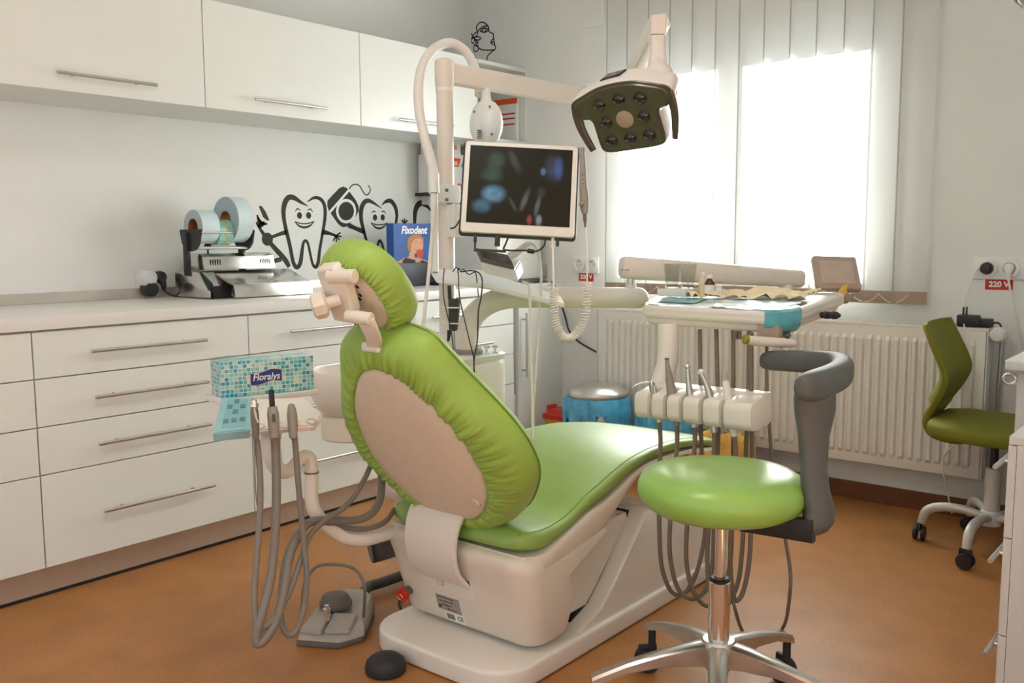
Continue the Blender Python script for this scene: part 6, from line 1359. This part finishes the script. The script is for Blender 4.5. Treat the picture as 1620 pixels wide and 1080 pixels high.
# ================================================================== olive office chair
OC = Vector((-.722, 3.57, 0))
oc = thing('office_chair', 'olive green mesh office chair on white wheeled legs in the right corner', 'office chair', OC)
fc = Vector((math.cos(R(2)), math.sin(R(2)), 0)); sd = Vector((-fc.y, fc.x, 0))
prf = [(-.205,.822,.185,.011),(-.196,.80,.195,.013),(-.170,.745,.20,.015),(-.138,.675,.20,.017),(-.131,.635,.195,.020),(-.146,.59,.17,.020),(-.176,.535,.13,.019),(-.203,.490,.10,.019),(-.208,.455,.09,.021),(-.188,.425,.09,.022),(-.14,.412,.10,.020),(-.09,.408,.10,.016)]
P = catmull([Vector((f,0,z)) for f, z, w, t in prf], 5); rings = []; nn = len(P)
for i, p in enumerate(P):
    t_ = i/(nn-1)*(len(prf)-1); k = min(int(t_), len(prf)-2); w = prf[k][2]*(1-t_+k)+prf[k+1][2]*(t_-k); th_ = prf[k][3]*(1-t_+k)+prf[k+1][3]*(t_-k)
    d = (P[min(i+1,nn-1)]-P[max(i-1,0)]).normalized(); nr_ = Vector((-d.z,0,d.x)); r_w = []
    for x, y in ell(w, th_, 28, 0, 0, 3.5):
        bow = -.03*(1-(x/w)**2)*(1 if i < nn*.55 else .2); rib = .0022*math.sin(x*150)*(1 if 3 < i < nn*.45 and abs(x) < w*.8 else 0)
        v = Vector((p.x,0,p.z))+nr_*(y+(rib if y < 0 else 0))+Vector((bow,0,0)); r_w.append(OC+fc*v.x+sd*x+Vector((0,0,v.z)))
    rings.append(r_w)
b = BM(); loft(b, rings); bmesh.ops.recalc_face_normals(b, faces=b.faces); obj('backrest', b, 'mesh_olive', oc, ang=60)
b = BM(); rings = []
for f, hw, z0, z1 in ((-.20,.12,.44,.475),(-.185,.18,.425,.488),(-.12,.215,.415,.492),(.0,.225,.412,.486),(.12,.22,.412,.482),(.19,.20,.416,.475),(.215,.15,.43,.46)):
    rings.append([OC+fc*f+sd*x+Vector((0,0,(z0+z1)/2+y)) for x, y in ell(hw,(z1-z0)/2,36,0,0,3.6)])
loft(b, rings); bmesh.ops.recalc_face_normals(b, faces=b.faces); obj('seat', b, 'mesh_olive', oc, ang=60)
b = BM(); lathe(b, [(.07,.395),(.09,.40),(.09,.415)], 24, TR(*OC)); cyl(b, OC+Vector((0,0,.29)), OC+Vector((0,0,.40)), .014, 16); obj('seat_mechanism', b, 'black_plastic', oc)
b = BM(); cyl(b, OC+Vector((0,0,.13)), OC+Vector((0,0,.31)), .027, 24, bev=.003); obj('column_sleeve', b, 'light_grey_metal', oc)
b = BM(); lathe(b, [(.030,.10),(.034,.105),(.034,.15),(.029,.155)], 24, TR(*OC)); obj('hub', b, 'desk_white', oc)
ends = [A(1460,830,'z',.06), A(1548,868,'z',.06)]
a0 = math.degrees(math.atan2(ends[0].y-OC.y, ends[0].x-OC.x))
for k in range(5):
    a = R(a0+72*k+(8 if k else 0)); d = Vector((math.cos(a), math.sin(a), 0)); b = BM()
    tube(b, [OC+d*.02+Vector((0,0,.128)), OC+d*.09+Vector((0,0,.142)), OC+d*.17+Vector((0,0,.138)), OC+d*.215+Vector((0,0,.115)), OC+d*.232+Vector((0,0,.068))], [.014,.016,.017,.017,.014], 14, 5); lg = obj('leg', b, 'light_grey_metal', oc)
    e = OC+d*.236; tr_ = Vector((-d.y,d.x,0)); b = BM()
    for s_ in (-1,1): lathe(b, [(.012,0),(.027,.002),(.028,.010),(.026,.014),(.010,.014)], 24, along(e+Vector((0,0,.0285))+d*s_*.006, e+Vector((0,0,.0285))+d*s_))
    box(b, (0,0,0), (.045,.014,.030), frame(e+Vector((0,0,.055)), tr_, d, Vector((0,0,1))), .006); cs = obj('caster', b, 'black_plastic', lg)
# ================================================================== desk and drawer pedestal on the right
dk = thing('desk', 'white desk with rounded top corner at the right edge, in front of the office chair', 'desk', (-.27, 3.35, 0))
q = A(1590,577,'z',.735); x0, y0 = q.x, q.y
b = BM(); t_ = BM(); pol = []
for cx, cy, a in ((WR-.005,3.96,None),(x0+.02,3.0+.93,None)): pass
pol = [(WR-.004,y0-.03),(WR-.004,3.80)]+[(x0+.06+.06*math.cos(R(90+90*k/6)), 3.74+.06*math.sin(R(90+90*k/6))) for k in range(7)]+[(x0+.03+.03*math.cos(R(180+90*k/6)), y0+.0+.03*math.sin(R(180+90*k/6))) for k in range(7)]
prism(b, pol, .030, TR(0,0,.722), .006, 3); obj('desk_top', b, 'desk_white', dk)
b = BM(); bx(b, x0+.07, x0+.088, y0+.02, y0+.55, .001, .722, .001); obj('side_panel', b, 'desk_white', dk)
b = BM(); bx(b, x0+.03, x0+.07, y0+.03, y0+.048, .001, .722, .001); obj('front_post', b, 'desk_white', dk)
c = A(1603,597,'x',x0+.01); b = BM(); tube(b, [Vector((x0+.028+.018*math.cos(k*PI/8-PI/2)-.02, y0+.038, c.z+.016*math.sin(k*PI/8-PI/2))) for k in range(17)], .0045, 10, 1); obj('ring_pull', b, 'chrome', dk)
ped = thing('drawer_pedestal', 'grey-white drawer pedestal with bar handles at the bottom right edge', 'drawer cabinet', (-.2, 2.65, 0))
yp = 2.40; xf = A(1596,690,'y',yp).x; zt = A(1600,690,'y',yp).z
b = BM(); bx(b, xf+.019, WR-.005, yp+.001, yp+.58, .03, zt-.02, .001); bx(b, xf+.001, WR-.005, yp, yp+.585, zt-.0195, zt, .0015); obj('carcass', b, 'desk_white', ped, False)
b = BM(); bx(b, xf+.04, WR-.01, yp+.02, yp+.57, .001, .03); obj('plinth', b, 'carcass_white', ped, False)
g1 = A(1583,850,'y',yp).z; g2 = A(1573,1003,'y',yp).z; zz = [zt-.021, g1, g2, .034]
for k in range(3):
    b = BM(); bx(b, xf, xf+.018, yp+.001, yp+.583, zz[k+1]+.0015, zz[k]-.0015, .0015); d = obj('drawer', b, 'desk_white', ped, False)
    hz_ = A(*((1583,740),(1569,888),(1553,1033))[k],'y',yp+.05).z
    b = BM(); bar_handle(b, (xf,yp+.05,hz_), (xf,yp+.50,hz_), (-.036,0,0), r=.0062); obj('handle', b, 'brushed_steel', d)
